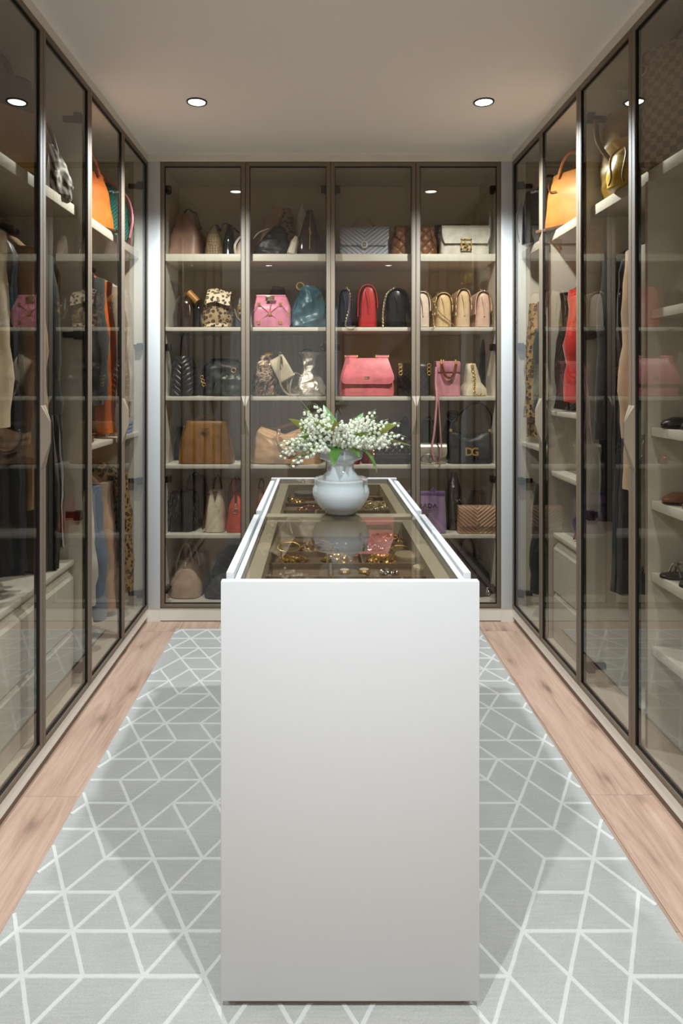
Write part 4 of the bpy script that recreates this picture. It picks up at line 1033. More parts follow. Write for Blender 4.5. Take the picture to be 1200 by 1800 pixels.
for nm, lab, x0, x1, yt, zs_, col, sd in (
        ('handbag', 'amber brown leather bag behind the lozenge quilted flap bag', 668, 697, 744, Z4, (112, 66, 26), 101),
        ('handbag', 'olive green bag behind the lozenge quilted flap bag, next to the door stiles', 702, 724, 740, Z4, (70, 62, 26), 102),
        ('handbag', 'dark olive bag standing behind the silver flap bag', 738, 772, 740, Z4, (66, 60, 30), 103),
        ('slouchy_bag', 'dark brown bag slumped behind the black feathered bag', 322, 362, 838, Z5, (48, 36, 32), 104),
        ('slouchy_bag', 'black bag slumped behind the orange red handbag', 398, 432, 846, Z5, (30, 28, 30), 105),
        ('slouchy_bag', 'brown suede bag standing behind the greige dome handbag', 318, 366, 972, Z6, (70, 52, 44), 106),
        ('slouchy_bag', 'black nylon bag behind the black travel bag', 742, 790, 975, Z6, (30, 30, 34), 107),
        ('slouchy_bag', 'tall black bag in the corner behind the ivory folded pouch', 848, 871, 596, Z3, (30, 30, 33), 108)):
    t, w_, h_ = bag(nm, lab, x0, x1, yt, zs_, .11, 3.885)
    m = leather('rear_%d' % sd, col, .4)
    body(t, w_, h_, .11, m, ((0, 1, 1), (.3, 1.02, 1), (.7, .95, .9), (.92, .75, .6), (1, .6, .45)), 4, .005, 9, sd)
    handle(t, (-w_ * .2, -.02, h_ * .96), (w_ * .2, -.02, h_ * .96), .03, .004, m)
#PART4
# ================================================================== SIDE WARDROBES: bags on the top shelves
def sbag(name, label, X, Y, w_, h_, d, rz, z=Z1, group=GS, ry=0.0):
    return thing(name, label, 'handbag', (X, Y, z + .0012), rz, group, ry)
# left, near: rz turns the bag so that its broad front looks into the room
t = sbag('backpack', 'tan studded backpack with a dark front, top shelf of the near left wardrobe', -1.13, 2.36, .30, .40, .2, .9)
body(t, .30, .38, .2, leather('backpack_dark', (70, 62, 60)), ((0, 1, 1), (.3, 1.02, 1), (.8, .9, .85), (1, .6, .5)), 4, .006, 8, 81)
MB().slab(lambda u, v: ((u - .5) * .2, -.112 - .018 * math.sin(PI * v), .03 + .20 * v), 10, 10, .012).build('pocket', leather('backpack_tan', (164, 124, 74)), t)
handle(t, (-.06, .02, .36), (.06, .02, .36), .10, .010, leather('backpack_dark', (70, 62, 60)))
for q in range(6): MB().lathe([(0, 0), (.006, .001), (0, .007)], 8).xf(Matrix.Translation((.1, -.125, .05 + .033 * q)) @ Matrix.Rotation(PI / 2, 4, 'X')).build('stud', GOLD, t)
t = sbag('slouchy_bag', 'black and white zebra striped bag on the near left top shelf', -1.07, 2.565, .22, .22, .26, .5)
body(t, .20, .21, .20, m_zebra('zebra', (44, 40, 40), (168, 160, 154), 16), ((0, 1, 1), (.25, 1.02, 1), (.6, .8, .8), (1, .3, .35)), 3, .012, 9, 82)
MB().tube(arc((-.05, -.04, .18), (.06, .02, .18), .12, 14), .008, 8).build('handle', leather('zebra_handle', (120, 114, 110)), t)
t = sbag('handbag', 'bright orange leather handbag on the far left top shelf', -1.10, 3.06, .30, .26, .16, 1.05)
org = leather('orange', (222, 118, 52), .36)
body(t, .30, .27, .16, org, ((0, 1, 1), (.08, 1.01, 1), (.6, .9, .8), (1, .76, .45)), 6)
for yy in (-.05, .05): handle(t, (-.07, yy, .25), (.07, yy, .25), .10, .007, leather('brown_orange', (170, 92, 50)))
MB().box(-.155, .155, -.083, .083, .0, .014, .004).build('base', leather('brown', (84, 56, 38)), t)
MB().tube(spline([(-.09, -.062, .20), (-.075, -.075, .16), (-.05, -.075, .17)], 5), .003, 6).build('stitched_strap', leather('brown', (84, 56, 38)), t)
t = sbag('backpack', 'teal woven bag with pink piping on the far left top shelf', -1.10, 3.30, .30, .27, .12, .75)
tea = m_weave('teal_weave', (22, 128, 118))
body(t, .30, .28, .13, tea, ((0, .95, 1), (.1, 1.02, 1), (.6, .95, .95), (.9, .7, .7), (1, .4, .4)), 5)
pp = leather('piping_pink', (204, 120, 138))
for yy in (-.070, .070):
    MB().tube(spline([(-.14, yy * .9, .02), (-.152, yy, .12), (-.13, yy * .85, .22), (-.05, yy * .5, .285), (.05, yy * .5, .285), (.13, yy * .85, .22), (.152, yy, .12), (.14, yy * .9, .02)], 6), .006, 8).build('piping', pp, t)
MB().tube(arc((-.05, -.03, .275), (.05, -.03, .275), .05, 12), .006, 8).build('handle', pp, t)
t = sbag('clutch', 'small pink and green trimmed bag at the very end of the far left top shelf', -1.09, 3.49, .2, .15, .08, .6)
body(t, .2, .15, .08, leather('wine', (110, 50, 60)), ((0, 1, 1), (.8, .98, .85), (1, .9, .6)), 6)
MB().tube(spline([(-.1, -.042, .01), (-.1, -.042, .12), (0, -.035, .15), (.1, -.042, .12), (.1, -.042, .01)], 5), .005, 6).build('piping', leather('piping_green', (90, 100, 40)), t)
# right
t = sbag('box_bag', 'black structured bag with gold rings on the far right top shelf', 1.20, 3.43, .26, .27, .2, -.7)
body(t, .26, .28, .2, patent('black_box', (16, 16, 18)), ((0, 1, 1), (.6, .98, .95), (1, .9, .7)), 6)
handle(t, (-.06, -.03, .27), (.06, -.03, .27), .08, .007, blk)
MB().tube(spline([(-.135, -.05, .24), (-.16, -.06, .16), (-.14, -.07, .02)], 6), .002, 6).build('wire_tassel', SILVER, t)
t = sbag('handbag', 'tan leather handbag with a dark base on the far right top shelf', 1.20, 3.08, .34, .27, .17, -1.0)
tn = leather('tan', (186, 124, 62), .4)
body(t, .33, .27, .17, tn, ((0, 1, 1), (.08, 1.01, 1), (.55, .95, .85), (1, .72, .4)), 5)
MB().box(-.168, .168, -.088, .088, .0, .016, .004).build('base', leather('brown', (84, 56, 38)), t)
for yy in (-.045, .045): handle(t, (-.07, yy, .25), (.07, yy, .25), .10, .007, tn)
MB().tube(spline([(-.12, -.055, .25), (-.10, -.072, .19), (-.06, -.074, .18)], 5), .003, 6).build('stitched_strap', leather('brown', (84, 56, 38)), t)
t = sbag('slouchy_bag', 'olive gold slouchy hobo with a long strap on the near right top shelf', 1.235, 2.575, .34, .40, .16, -.9)
body(t, .27, .36, .14, leather('olive_gold', (150, 118, 48), .3), ((0, .8, 1), (.2, 1, 1), (.5, 1, .9), (.8, .9, .7), (1, .8, .35)), 3.4, .010, 7, 83)
MB().tube(spline([(-.13, -.07, .33), (-.10, -.10, .22), (-.02, -.11, .12), (.06, -.11, .16), (.12, -.08, .33)], 6), .010, 8, flat=.5).build('strap', leather('olive_strap', (128, 100, 48)), t)
t = sbag('bucket_bag', 'yellow drawstring bucket bag on the near right top shelf', 1.135, 2.415, .16, .15, .14, -1.0)
ylw = leather('mustard', (196, 160, 40), .3)
body(t, .15, .17, .13, ylw, ((0, 1, 1), (.3, 1.04, 1.03), (.7, .8, .8), (.82, .5, .5), (1, .85, .85)), 2.6, .004, 12, 84)
for s in (-1, 1):
    MB().tube(spline([(s * .01, -.05, .135), (s * .03, -.075, .10), (s * .022, -.085, .03), (s * .03, -.088, .0)], 6), .004, 6).build('drawstring', leather('olive_strap', (128, 100, 48)), t)
t = sbag('tote_bag', 'large grey beige checked canvas tote on the near right top shelf', 1.225, 2.11, .42, .36, .2, -.95)
body(t, .36, .40, .17, m_check('grey_check', (168, 152, 130), (128, 112, 94), 46, .55), ((0, 1, 1), (.3, 1.0, .95), (1, 1.05, .5)), 5, .005, 7, 85)
MB().add([(-.035, -.088, .22), (.0, -.086, .27), (.035, -.088, .22), (0, -.094, .17), (-.035, -.075, .22), (0, -.07, .27), (.035, -.075, .22), (0, -.08, .17)], [(3, 2, 1, 0), (4, 5, 6, 7), (0, 1, 5, 4), (1, 2, 6, 5), (2, 3, 7, 6), (3, 0, 4, 7)]).build('leather_patch', leather('patch_brown', (120, 92, 72)), t, 0)
handle(t, (-.1, -.03, .39), (.1, -.03, .39), .05, .008, leather('patch_brown', (120, 92, 72)))
ringpart(t, (-.17, -.06, .33), .016, .003)

# ================================================================== CLOTHES
def rail(label, side, y0, y1, z):
    X = XL - .29 if side < 0 else XR + .29
    o = MB().tube([(X, y0 + .001, z), (X, y1 - .001, z)], .012, 10).build('clothes_rail', mat('rail_brown', (80, 68, 56), .35, .7), None, 60)
    tag(o, label, 'clothes rail', 'clothes rails in the wardrobes'); return o
rail('clothes rail above the orange coat in the far left wardrobe', -1, Y2b + .018, Y3 - .018, 1.915)
rail('clothes rail above the blue denim jacket in the far left wardrobe', -1, Y2b + .018, Y3 - .018, .96)
rail('clothes rail above the sequin dress in the near left wardrobe', -1, Y1b + .018, Y2b - .018, 1.915)
rail('clothes rail above the green jacket in the far right wardrobe', 1, 3.17, Y3 - .018, 1.85)
rail('clothes rail above the white trousers in the far right wardrobe', 1, 3.17, Y3 - .018, .90)
rail('clothes rail above the red satin dress in the far right wardrobe', 1, Y2b + .018, 3.15, 1.85)
rail('clothes rail above the black coat in the near right wardrobe', 1, 2.22, Y2b - .018, 1.915)
hang_me = {}
def hanger(side, Y, z, what):
    X = XL - .29 if side < 0 else XR + .29
    t = thing('coat_hanger', 'hanger carrying the ' + what, 'hanger', (X, Y, z), 0, 'hangers on the clothes rails')
    if 'h' not in hang_me:
        a = MB().tube(spline([(.014, 0, -.004), (.006, 0, .016), (-.012, 0, .012), (-.016, 0, -.004), (-.004, 0, -.02), (0, 0, -.055)], 5), .0022, 6).build('hook', SILVER, t)
        b = MB().tube(spline([(-.165, 0, -.145), (-.09, 0, -.10), (0, 0, -.06), (.09, 0, -.10), (.165, 0, -.145)], 5), .007, 8).build('shoulder_bar', mat('hanger_wood', (120, 84, 56), .45), t)
        hang_me['h'] = (a.data, b.data)
    else:
        for n_, me in zip(('hook', 'shoulder_bar'), hang_me['h']):
            o = bpy.data.objects.new(n_, me); COL.objects.link(o); o.parent = t
def garment(name, label, what, cat, side, Y, zr, length, m, thick=.045, half=.20, flare=1.08, sleeve=.52, sm=None, seed=1, fold=.014, drop=0.0, collar=None, top=.018, lining=None, rz=0.0, sxo=0.0):
    """hangs from a rail at height zr; broad side across the cabinet, one edge towards the room"""
    hanger(side, Y, zr, what)
    X = XL - .29 if side < 0 else XR + .29
    t = thing(name, label, cat, (X + sxo, Y, zr - .035 - drop), rz, 'clothes hanging in the wardrobes')
    rings = []; nz = 30
    for j in range(nz + 1):
        f = j / nz; z = -top - f * length
        dd = f * length
        if dd < .10: a = .055 + (half - .055) * (dd / .10) ** .6; b = thick * (.6 + .4 * dd / .10)
        else:
            g = (dd - .10) / max(.01, length - .10); a = half * (1 - .06 * math.sin(PI * min(1, g * 1.4)) + (flare - 1) * g); b = thick * (1 + .25 * g)
        r = ellipse(0, 0, z, a, b, 2.6, 44)
        for i, p in enumerate(r):
            an = 2 * PI * i / 44
            k = fold * min(1, dd / .3) * (math.sin(an * 9 + seed * 2.1 + 1.6 * noise.noise(V(seed, f * 3, 0))) + .6 * noise.noise(V(p.x * 14 + seed * 5, p.y * 20, p.z * 4)))
            q = V(p.x / (a * a + 1e-6), p.y / (b * b + 1e-6), 0).normalized()
            p += q * k
            p.z += .012 * noise.noise(V(p.x * 9, seed, f)) * f
        rings.append(r)
    MB().loft(rings).crumple(.006, 7, seed).build('body', m, t, 70)
    if sleeve:
        for s in (-1, 1):
            P = []; rr_ = []
            for j in range(13):
                f = j / 12
                P.append((s * (half * .86 + .045 * math.sin(f * 1.5)) + .004 * math.sin(f * 11 + seed), -.012 - .018 * f, -top - .075 - sleeve * f)); rr_.append(.052 - .016 * f + .004 * math.sin(f * 17 + seed * 3))
            MB().tube(P, rr_, 14, flat=.72).crumple(.007, 13, seed + s).build('sleeve', sm or m, t, 70)
    if collar:
        for s in (-1, 1):
            MB().slab(lambda u, v: (s * (.028 + .05 * u + .03 * v * u), -thick * .75 - .012 - .012 * u, -top + .01 - .03 * u - .17 * v * (1 - .5 * u)), 4, 6, .004).build('lapel', collar, t, 60)
    return t
blkc = cloth('black', (24, 24, 27)); 
garment('jacket', 'black leather jacket left of the orange coat, far left wardrobe', 'black leather jacket', 'jacket', -1, 2.97, 1.915, .78, blk, .05, .20, 1.05, .58, seed=1, collar=blk)
garment('jacket', 'charcoal jacket hung between the black leather one and the orange coat', 'charcoal jacket', 'jacket', -1, 3.09, 1.915, .66, cloth('charcoal', (58, 58, 60)), .04, .20, 1.05, .56, seed=2)
garment('coat', 'vivid orange satin coat in the far left wardrobe', 'orange coat', 'coat', -1, 3.2, 1.915, .80, mat('orange_satin', (226, 110, 36), .4, 0, .2, 40, 0, .08, 14, .5, .3), .035, .205, 1.06, .72, seed=3, fold=.012)
garment('dress', 'brown snake print dress right of the orange coat', 'snake print dress', 'dress', -1, 3.3, 1.915, .84, m_leopard('snake', (124, 108, 92), (92, 74, 60), (40, 32, 28), 60), .035, .19, 1.1, 0, seed=4)
garment('coat', 'taupe wool coat near the end of the upper far left rail', 'taupe wool coat', 'coat', -1, 3.41, 1.915, .82, cloth('taupe', (168, 148, 130)), .045, .205, 1.08, .6, seed=5)
garment('shirt', 'pale grey silk shirt last on the upper far left rail', 'pale grey shirt', 'shirt', -1, 3.53, 1.915, .74, cloth('pale_grey', (206, 198, 190), .6), .035, .20, 1.06, .58, seed=6)
garment('shirt', 'white shirt first on the lower far left rail', 'white shirt', 'shirt', -1, 2.93, .96, .55, cloth('white', (222, 218, 210), .7), .03, .2, 1.04, .5, seed=7)
garment('jacket', 'blue grey denim jacket on the lower far left rail', 'denim jacket', 'jacket', -1, 3.04, .96, .62, cloth('denim', (122, 136, 162)), .045, .21, 1.05, .60, seed=8)
garment('blazer', 'beige pink blazer right of the blue grey denim jacket', 'beige pink blazer', 'blazer', -1, 3.17, .96, .66, cloth('blush', (206, 172, 146)), .045, .215, 1.04, .60, seed=9, collar=cloth('blush', (206, 172, 146)))
garment('trousers', 'black trousers hung behind the beige pink blazer', 'black trousers', 'trousers', -1, 3.28, .96, .60, blkc, .03, .12, 1.0, 0, seed=10)
garment('coat', 'leopard print coat at the far end of the lower left rail', 'leopard print coat', 'coat', -1, 3.46, .96, .68, m_leopard('leopard_coat', (168, 134, 84), (120, 84, 46), (34, 24, 16), 44), .05, .215, 1.1, .6, seed=11)
garment('dress', 'black sequin evening dress nearest the camera on the left', 'sequin evening dress', 'dress', -1, 1.98, 1.915, 1.18, m_sequin('black_sequin', (20, 22, 26), (150, 160, 170)), .04, .19, 1.2, 0, seed=12)
garment('blouse', 'cream fringed blouse beside the sequin evening dress', 'cream fringed blouse', 'blouse', -1, 2.12, 1.915, .62, cloth('cream', (214, 196, 168), .6), .035, .2, 1.05, .62, seed=13)
garment('gown', 'midnight blue gown behind the cream fringed blouse', 'midnight blue gown', 'gown', -1, 2.26, 1.915, 1.2, mat('midnight', (24, 34, 50), .45, 0, .2, 60, 0, .1), .04, .19, 1.15, 0, seed=14)
garment('coat', 'camel coat with long sleeves over the near left drawers', 'camel coat', 'coat', -1, 2.38, 1.915, 1.0, cloth('camel', (150, 118, 82)), .045, .205, 1.06, .74, seed=15)
garment('gown', 'long black gown with gold beads beside the left wardrobe divider', 'black beaded gown', 'gown', -1, 2.52, 1.915, 1.26, blkc, .05, .2, 1.12, .6, seed=16)
garment('dress', 'black velvet dress touching the left wardrobe divider', 'black velvet dress', 'dress', -1, 2.635, 1.915, 1.2, cloth('black_velvet', (18, 17, 18), .9, .6), .03, .19, 1.1, 0, seed=17)
garment('coat', 'leopard print coat at the far end of the upper right rail', 'right leopard coat', 'coat', 1, 3.53, 1.85, .78, m_leopard('leopard_coat'), .04, .21, 1.06, .6, seed=18)
garment('jacket', 'dark green tweed jacket on the upper far right rail', 'green tweed jacket', 'jacket', 1, 3.42, 1.85, .66, cloth('tweed_green', (54, 66, 64)), .045, .20, 1.05, .56, seed=19)
garment('blouse', 'white lace blouse between the tweed jacket and yellow skirt', 'white lace blouse', 'blouse', 1, 3.31, 1.85, .62, cloth('lace_white', (212, 206, 196)), .03, .19, 1.05, .5, seed=20)
garment('skirt', 'yellow silk skirt on the upper far right rail', 'yellow silk skirt', 'skirt', 1, 3.22, 1.85, .78, mat('yellow_silk', (206, 180, 84), .45, 0, .2, 40, 0, .1, 14, .5, .3), .03, .19, 1.06, 0, seed=21)
garment('coat', 'black coat at the far end of the lower right rail', 'lower black coat', 'coat', 1, 3.45, .90, .62, blkc, .045, .21, 1.06, .55, seed=22)
garment('trousers', 'white trousers on the lower far right rail', 'white trousers', 'trousers', 1, 3.26, .90, .70, cloth('white_wool', (222, 218, 212)), .03, .19, 1.0, 0, seed=23)
garment('jacket', 'black sequin jacket beside the red satin dress', 'black sequin jacket', 'jacket', 1, 3.1, 1.85, .52, m_sequin('jet_sequin', (22, 20, 22), (120, 110, 100)), .045, .20, 1.04, .54, seed=24)
garment('dress', 'bright red satin dress in the far right wardrobe', 'red satin dress', 'dress', 1, 2.985, 1.85, .58, mat('red_satin', (204, 34, 26), .34, 0, .3, 30, 0, .1, 12, .5, .3), .05, .20, 1.04, .50, seed=25, fold=.016)
garment('coat', 'long black coat first on the near right rail', 'long black coat', 'coat', 1, 2.625, 1.915, 1.10, blkc, .05, .215, 1.06, .7, seed=26, collar=blkc)
garment('dress', 'dark navy dress behind the long black coat', 'dark navy dress', 'dress', 1, 2.52, 1.915, 1.35, cloth('navy', (34, 38, 50)), .028, .2, 1.1, 0, seed=27)
garment('coat', 'peach beige coat on the near right rail', 'peach beige coat', 'coat', 1, 2.435, 1.915, .95, cloth('peach', (206, 172, 142)), .04, .205, 1.05, .68, seed=28)
g = garment('fur_coat', 'long white fur coat beside the shoe shelves', 'white fur coat', 'coat', 1, 2.345, 1.915, 1.20, cloth('fur_base', (206, 200, 190)), .04, .20, 1.08, .66, seed=29)
mb = MB(); q = random.Random(11)
for _ in range(2600):
    a = q.uniform(0, 2 * PI); f = q.random(); z = -.14 - f * 1.1
    c = V(.21 * math.cos(a), .05 * math.sin(a), z); d = V(math.cos(a) * .4, math.sin(a), 0).normalized()
    e = c + d * q.uniform(.012, .022) + V(q.uniform(-.006, .006), q.uniform(-.004, .004), -q.uniform(.012, .03)); sd = V(-d.y, d.x, 0) * .003
    mb.add([c - sd, c + sd, e], [(0, 1, 2)])
o = mb.build('fur', cloth('fur_tip', (222, 218, 210)), g, 0); o['kind'] = 'stuff'

# folded and loose pieces on the inner shelves
def folded(label, X, Y, z, sx, sy, h, m, seed, name='folded_cloth', cat='cloth'):
    mb = MB(); n_ = 3
    for k in range(n_):
        mb.loft([ellipse(0, 0, k * h / n_ + j * h / n_ / 3, sx / 2 * (1 - .04 * abs(j - 1.5)), sy / 2 * (1 - .04 * abs(j - 1.5)), 5, 28) for j in range(4)])
    mb.crumple(.006, 14, seed, 0.0)
    o = mb.build(name, m, None, 60, (X, Y, z + .001)); tag(o, label, cat); return o
folded('blue folded shirt at the far end of the inner left shelf', XL - .17, 3.50, 1.04, .22, .14, .06, cloth('sky', (120, 140, 190)), 3)
folded('brown folded scarf on the inner left shelf below the orange coat', XL - .2, 2.88, 1.04, .26, .26, .03, leather('scarf_brown', (96, 72, 56)), 4, 'folded_scarf', 'scarf')
t = thing('clutch_bag', 'black tasselled clutch on the inner right shelf under the red dress', 'clutch', (XR + .2, 2.99, 1.1752), -1.2, None)
body(t, .22, .06, .1, blkp, ((0, 1, 1), (.6, 1, .95), (1, .9, .7)), 4, .003, 12, 91)
for k in range(5): MB().tube([(-.09 + .008 * k, -.05, .03), (-.09 + .009 * k, -.085, .004)], .0025, 5).build('tassel', blk, t)
t = thing('sunglasses', 'thin metal sunglasses on the inner right shelf above the purple bag', 'sunglasses', (XR + .14, 2.95, .8892), -1.2, None)
for s in (-1, 1):
    ringpart(t, (s * .034, 0, .024), .022, .0018, SILVER, 'rim'); MB().tube([(s * .058, 0, .03), (s * .062, .06, .03), (s * .06, .12, .004)], .0018, 6).build('temple', SILVER, t)
    MB().lathe([(0, -.001), (.0205, -.0008), (.0205, .0008), (0, .001)], 20).xf(Matrix.Translation((s * .034, 0, .024)) @ Matrix.Rotation(PI / 2, 4, 'X')).build('lens', mat('dark_lens', (24, 22, 22), .08), t)
MB().tube([(-.013, 0, .03), (0, -.002, .034), (.013, 0, .03)], .0016, 6).build('bridge', SILVER, t)
t = thing('sunglasses', 'dark framed sunglasses lying right of the thin metal pair', 'sunglasses', (XR + .13, 2.80, .8892), -.9, None)
for s in (-1, 1):
    ringpart(t, (s * .034, 0, .021), .022, .004, blk, 'rim'); MB().tube([(s * .058, 0, .026), (s * .062, .06, .026), (s * .06, .12, .004)], .003, 6).build('temple', blk, t)
MB().tube([(-.013, 0, .028), (0, -.002, .031), (.013, 0, .028)], .003, 6).build('bridge', blk, t)
t = thing('pouch', 'dark purple satin pouch with an orange ribbon on the right drawer chest', 'pouch', (XR + .22, 2.93, Z6 + .5025), -1.1, None)
body(t, .30, .20, .16, mat('aubergine_satin', (74, 54, 104), .3, 0, .3, 30, 0, .1, 14, .5, .3), ((0, 1, 1), (.3, 1.02, 1), (.7, .85, .8), (1, .95, .5)), 3.4, .010, 9, 92)
MB().tube(spline([(-.06, -.085, .12), (-.085, -.095, .05), (-.1, -.1, .006)], 5), .008, 6, flat=.3).build('ribbon', leather('ribbon_orange', (184, 84, 50)), t)
t = thing('pouch', 'crumpled black evening pouch on the left drawer chest', 'pouch', (XL - .2, 1.98, Z6 + .5025), .9, None)
body(t, .30, .1, .2, cloth('black_satin', (22, 22, 24), .5), ((0, 1, 1), (.4, 1, .95), (1, .6, .5)), 3, .014, 10, 93)

# ================================================================== SHOES
def shoe_body(stations, n=16):
    """stations along local x: (x, half width, z bottom, z top)"""
    rings = []
    for x_, w_, z0, z1 in stations:
        r = []
        for i in range(n):
            a = 2 * PI * i / n; c, s = math.cos(a), math.sin(a)
            zc, zh = (z0 + z1) / 2, (z1 - z0) / 2
            r.append(V(x_, w_ * math.copysign(abs(c) ** .8, c), zc + zh * math.copysign(abs(s) ** .7, s)))
        rings.append(r)
    return rings
SHG = 'shoes on the shelves of the near right wardrobe'
def pump(label, X, Y, z, rz, m, heel=.0, name='pump'):
    t = thing(name, label, 'shoe', (X, Y, z + .0012), rz, SHG)
    MB().loft(shoe_body([(-.125, .012, heel + .01, heel + .055), (-.12, .026, heel + .004, heel + .06), (-.07, .029, heel * .75 + .004, heel * .75 + .05), (0, .028, heel * .35 + .003, heel * .3 + .036), (.05, .037, .004, .034), (.09, .036, .004, .036), (.125, .022, .005, .026), (.14, .006, .008, .016)])).build('upper', m, t, 60)
    MB().loft(shoe_body([(-.12, .020, heel, heel + .006), (-.07, .026, heel * .75, heel * .75 + .006), (0, .026, heel * .33, heel * .33 + .006), (.05, .036, 0, .006), (.1, .033, 0, .006), (.135, .012, 0.001, .006)])).build('sole', mat('sole', (60, 46, 36), .6), t, 60)
    if heel > .02: MB().tube([(-.105, 0, heel + .004), (-.10, 0, heel * .5), (-.098, 0, 0)], [.018, .009, .006], 8).build('heel', m, t, 60)
    else: MB().box(-.118, -.055, -.024, .024, 0, .010, .002).build('heel', mat('sole', (60, 46, 36), .6), t)
    MB().lathe([(0, 0), (.020, 0), (.021, .001), (0, .001)], 14).xf(Matrix.Translation((-.06, 0, heel * .75 + .050)) @ Matrix.Scale(2.2, 4, (1, 0, 0))).build('insole', mat('insole', (150, 118, 88), .6), t)
    return t
pump('black pump on the upper shoe shelf of the near right wardrobe', XR + .175, 2.13, 1.162, PI + .12, leather('black_smooth', (30, 28, 28)), .05)
pump('second black pump on the upper shoe shelf, further from the coats', XR + .185, 2.03, 1.162, PI + .12, leather('black_smooth', (30, 28, 28)), .05)
pump('brown loafer on the middle shoe shelf, next to the coats', XR + .18, 2.13, .92, PI + .1, leather('loafer_brown', (122, 74, 50)), .0, 'loafer')
pump('second brown loafer on the middle shoe shelf, further from the coats', XR + .19, 2.03, .92, PI + .1, leather('loafer_brown', (122, 74, 50)), .0, 'loafer')
def sandal(label, X, Y, z, rz):
    t = thing('sandal', label, 'shoe', (X, Y, z + .0012), rz, SHG)
    MB().loft(shoe_body([(-.125, .012, .0, .010), (-.115, .028, 0, .012), (-.05, .028, 0, .012), (.02, .033, 0, .012), (.08, .038, 0, .012), (.12, .026, 0, .012), (.135, .006, 0, .010)])).build('sole', mat('sandal_sole', (40, 36, 34), .35), t, 60)
    for k, x_ in enumerate((.085, .065, .03, -.06)):
        MB().tube(arc((x_, -.036 + .004 * (k > 1), .009), (x_ + .004, .036 - .004 * (k > 1), .009), .036 + .008 * k, 12), .0035, 6).build('strap', SILVER, t)
    for k in range(8): ringpart(t, (.066, -.028 + .008 * k, .045 - .0016 * abs(k - 3.5) ** 2), .0045, .0012, SILVER, 'bead')
    return t
sandal('jewelled black sandal on the third shoe shelf, next to the coats', XR + .175, 2.135, .682, PI + .05)
sandal('second jewelled black sandal on the third shoe shelf, further from the coats', XR + .185, 2.04, .682, PI + .05)

# ================================================================== VASE AND FLOWERS
VASE = NB('milk_glass'); VASE.setp(Roughness=.12, Coat_Weight=.5, Coat_Roughness=.04, Transmission_Weight=.25, Subsurface_Weight=.2, IOR=1.45)
VASE.p.inputs['Base Color'].default_value = lin((232, 236, 238)); VASE = VASE.m
VX_, VY_, VZ_ = .0703, 2.108, .8957
prof = [(0, .0), (.043, .0), (.047, .002), (.049, .006), (.064, .016), (.080, .034), (.0885, .054), (.0905, .066), (.089, .078), (.0845, .088), (.083, .095), (.0845, .103), (.086, .108), (.0845, .1105), (.080, .110), (.066, .114), (.053, .121), (.045, .131), (.0405, .145), (.0405, .156), (.045, .163), (.056, .168), (.066, .173), (.0685, .180), (.071, .195), (.074, .208), (.0725, .210), (.069, .207), (.066, .185), (.062, .178), (.05, .172), (.036, .160), (.034, .145), (.038, .13), (.05, .115), (.075, .1), (.078, .066), (.06, .02), (.04, .008), (0, .008)]
vz = MB().lathe(prof, 56, (0, 0, 0)).build('vase', VASE, None, 70, (VX_, VY_, VZ_))
tag(vz, 'milky white glass vase with a round belly standing on the glass top', 'vase')
bq = thing('bouquet', 'bouquet of white lily of the valley with green leaves in the vase', 'flowers', (VX_, VY_, VZ_ + .2))
q = random.Random(21)
def m_leaf():
    b = NB('leaf_green'); b.setp(Roughness=.42)
    c = b.co(); x, y, z = b.sep(c)
    f = b.math('ADD', b.math('MULTIPLY', b.noise(c, 20, 3), .6), b.math('MULTIPLY', b.math('ABSOLUTE', b.math('SINE', b.math('MULTIPLY', x, 900))), .25))
    b.link(b.ramp(f, [(.25, (56, 104, 44)), (.6, (106, 152, 70)), (.85, (150, 184, 104))]), b.p.inputs['Base Color'])
    b.setp(Subsurface_Weight=.1); return b.m
LEAF = m_leaf()
STEM = mat('stem_green', (132, 164, 92), .5); BELL = mat('bell_white', (240, 238, 224), .5, 0, 0, 300, 0, 0); BELL.node_tree.nodes['Principled BSDF'].inputs['Subsurface Weight'].default_value = .15
def leaf(az, el, L, wd, bend, twist=0.0, r0=.02, z0=0.0):
    def fn(u, v):
        s = v; wv = wd * math.sin(PI * min(1, .06 + .94 * s) ** .8) ** .9 * (1 - .15 * s)
        x_ = (u - .5) * 2 * wv; e = el - bend * s
        r = L * s * math.cos(el - bend * s * .5); z = L * s * math.sin(el - bend * s * .5)
        return V(x_, r, z + abs(u - .5) * .35 * wv)
    L *= 1.3; wd *= 1.12
    m = MB().slab(fn, 6, 14, .0008)
    m.xf(Matrix.Translation((r0 * math.sin(-az), r0 * math.cos(az), z0)) @ Matrix.Rotation(az, 4, 'Z') @ Matrix.Rotation(twist, 4, 'Y'))
    return m.build('leaf', LEAF, bq, 70)
# az: 0 = away from the camera, pi = towards it, +pi/2 = left, -pi/2 = right
for a in ((1.9, 1.0, .135, .026, .25, .9), (2.5, .9, .11, .024, .5, .0), (-2.1, .75, .13, .024, .2, -.8), (-1.6, .35, .15, .016, .7, -.4), (-2.4, .2, .13, .013, 1.3, -.4),
          (1.75, .35, .12, .022, .7, .5), (2.1, .1, .11, .024, .6, .3), (PI, .75, .12, .022, .2, .25), (3.5, .25, .09, .018, .9, .1), (-1.9, .1, .08, .018, 1.6, .0), (2.9, .2, .085, .022, 1.4, .1),
          (1.2, .8, .12, .022, .5, .3), (-1.1, .85, .12, .024, .4, -.3), (.4, 1.0, .13, .024, .3, 0), (-.5, .9, .12, .022, .4, .1), (2.3, .55, .10, .02, .4, .6), (-2.75, .6, .105, .02, .3, -.4), (1.5, 1.1, .15, .006, .3, 0)):
    leaf(*a[:6], r0=.03, z0=.012)
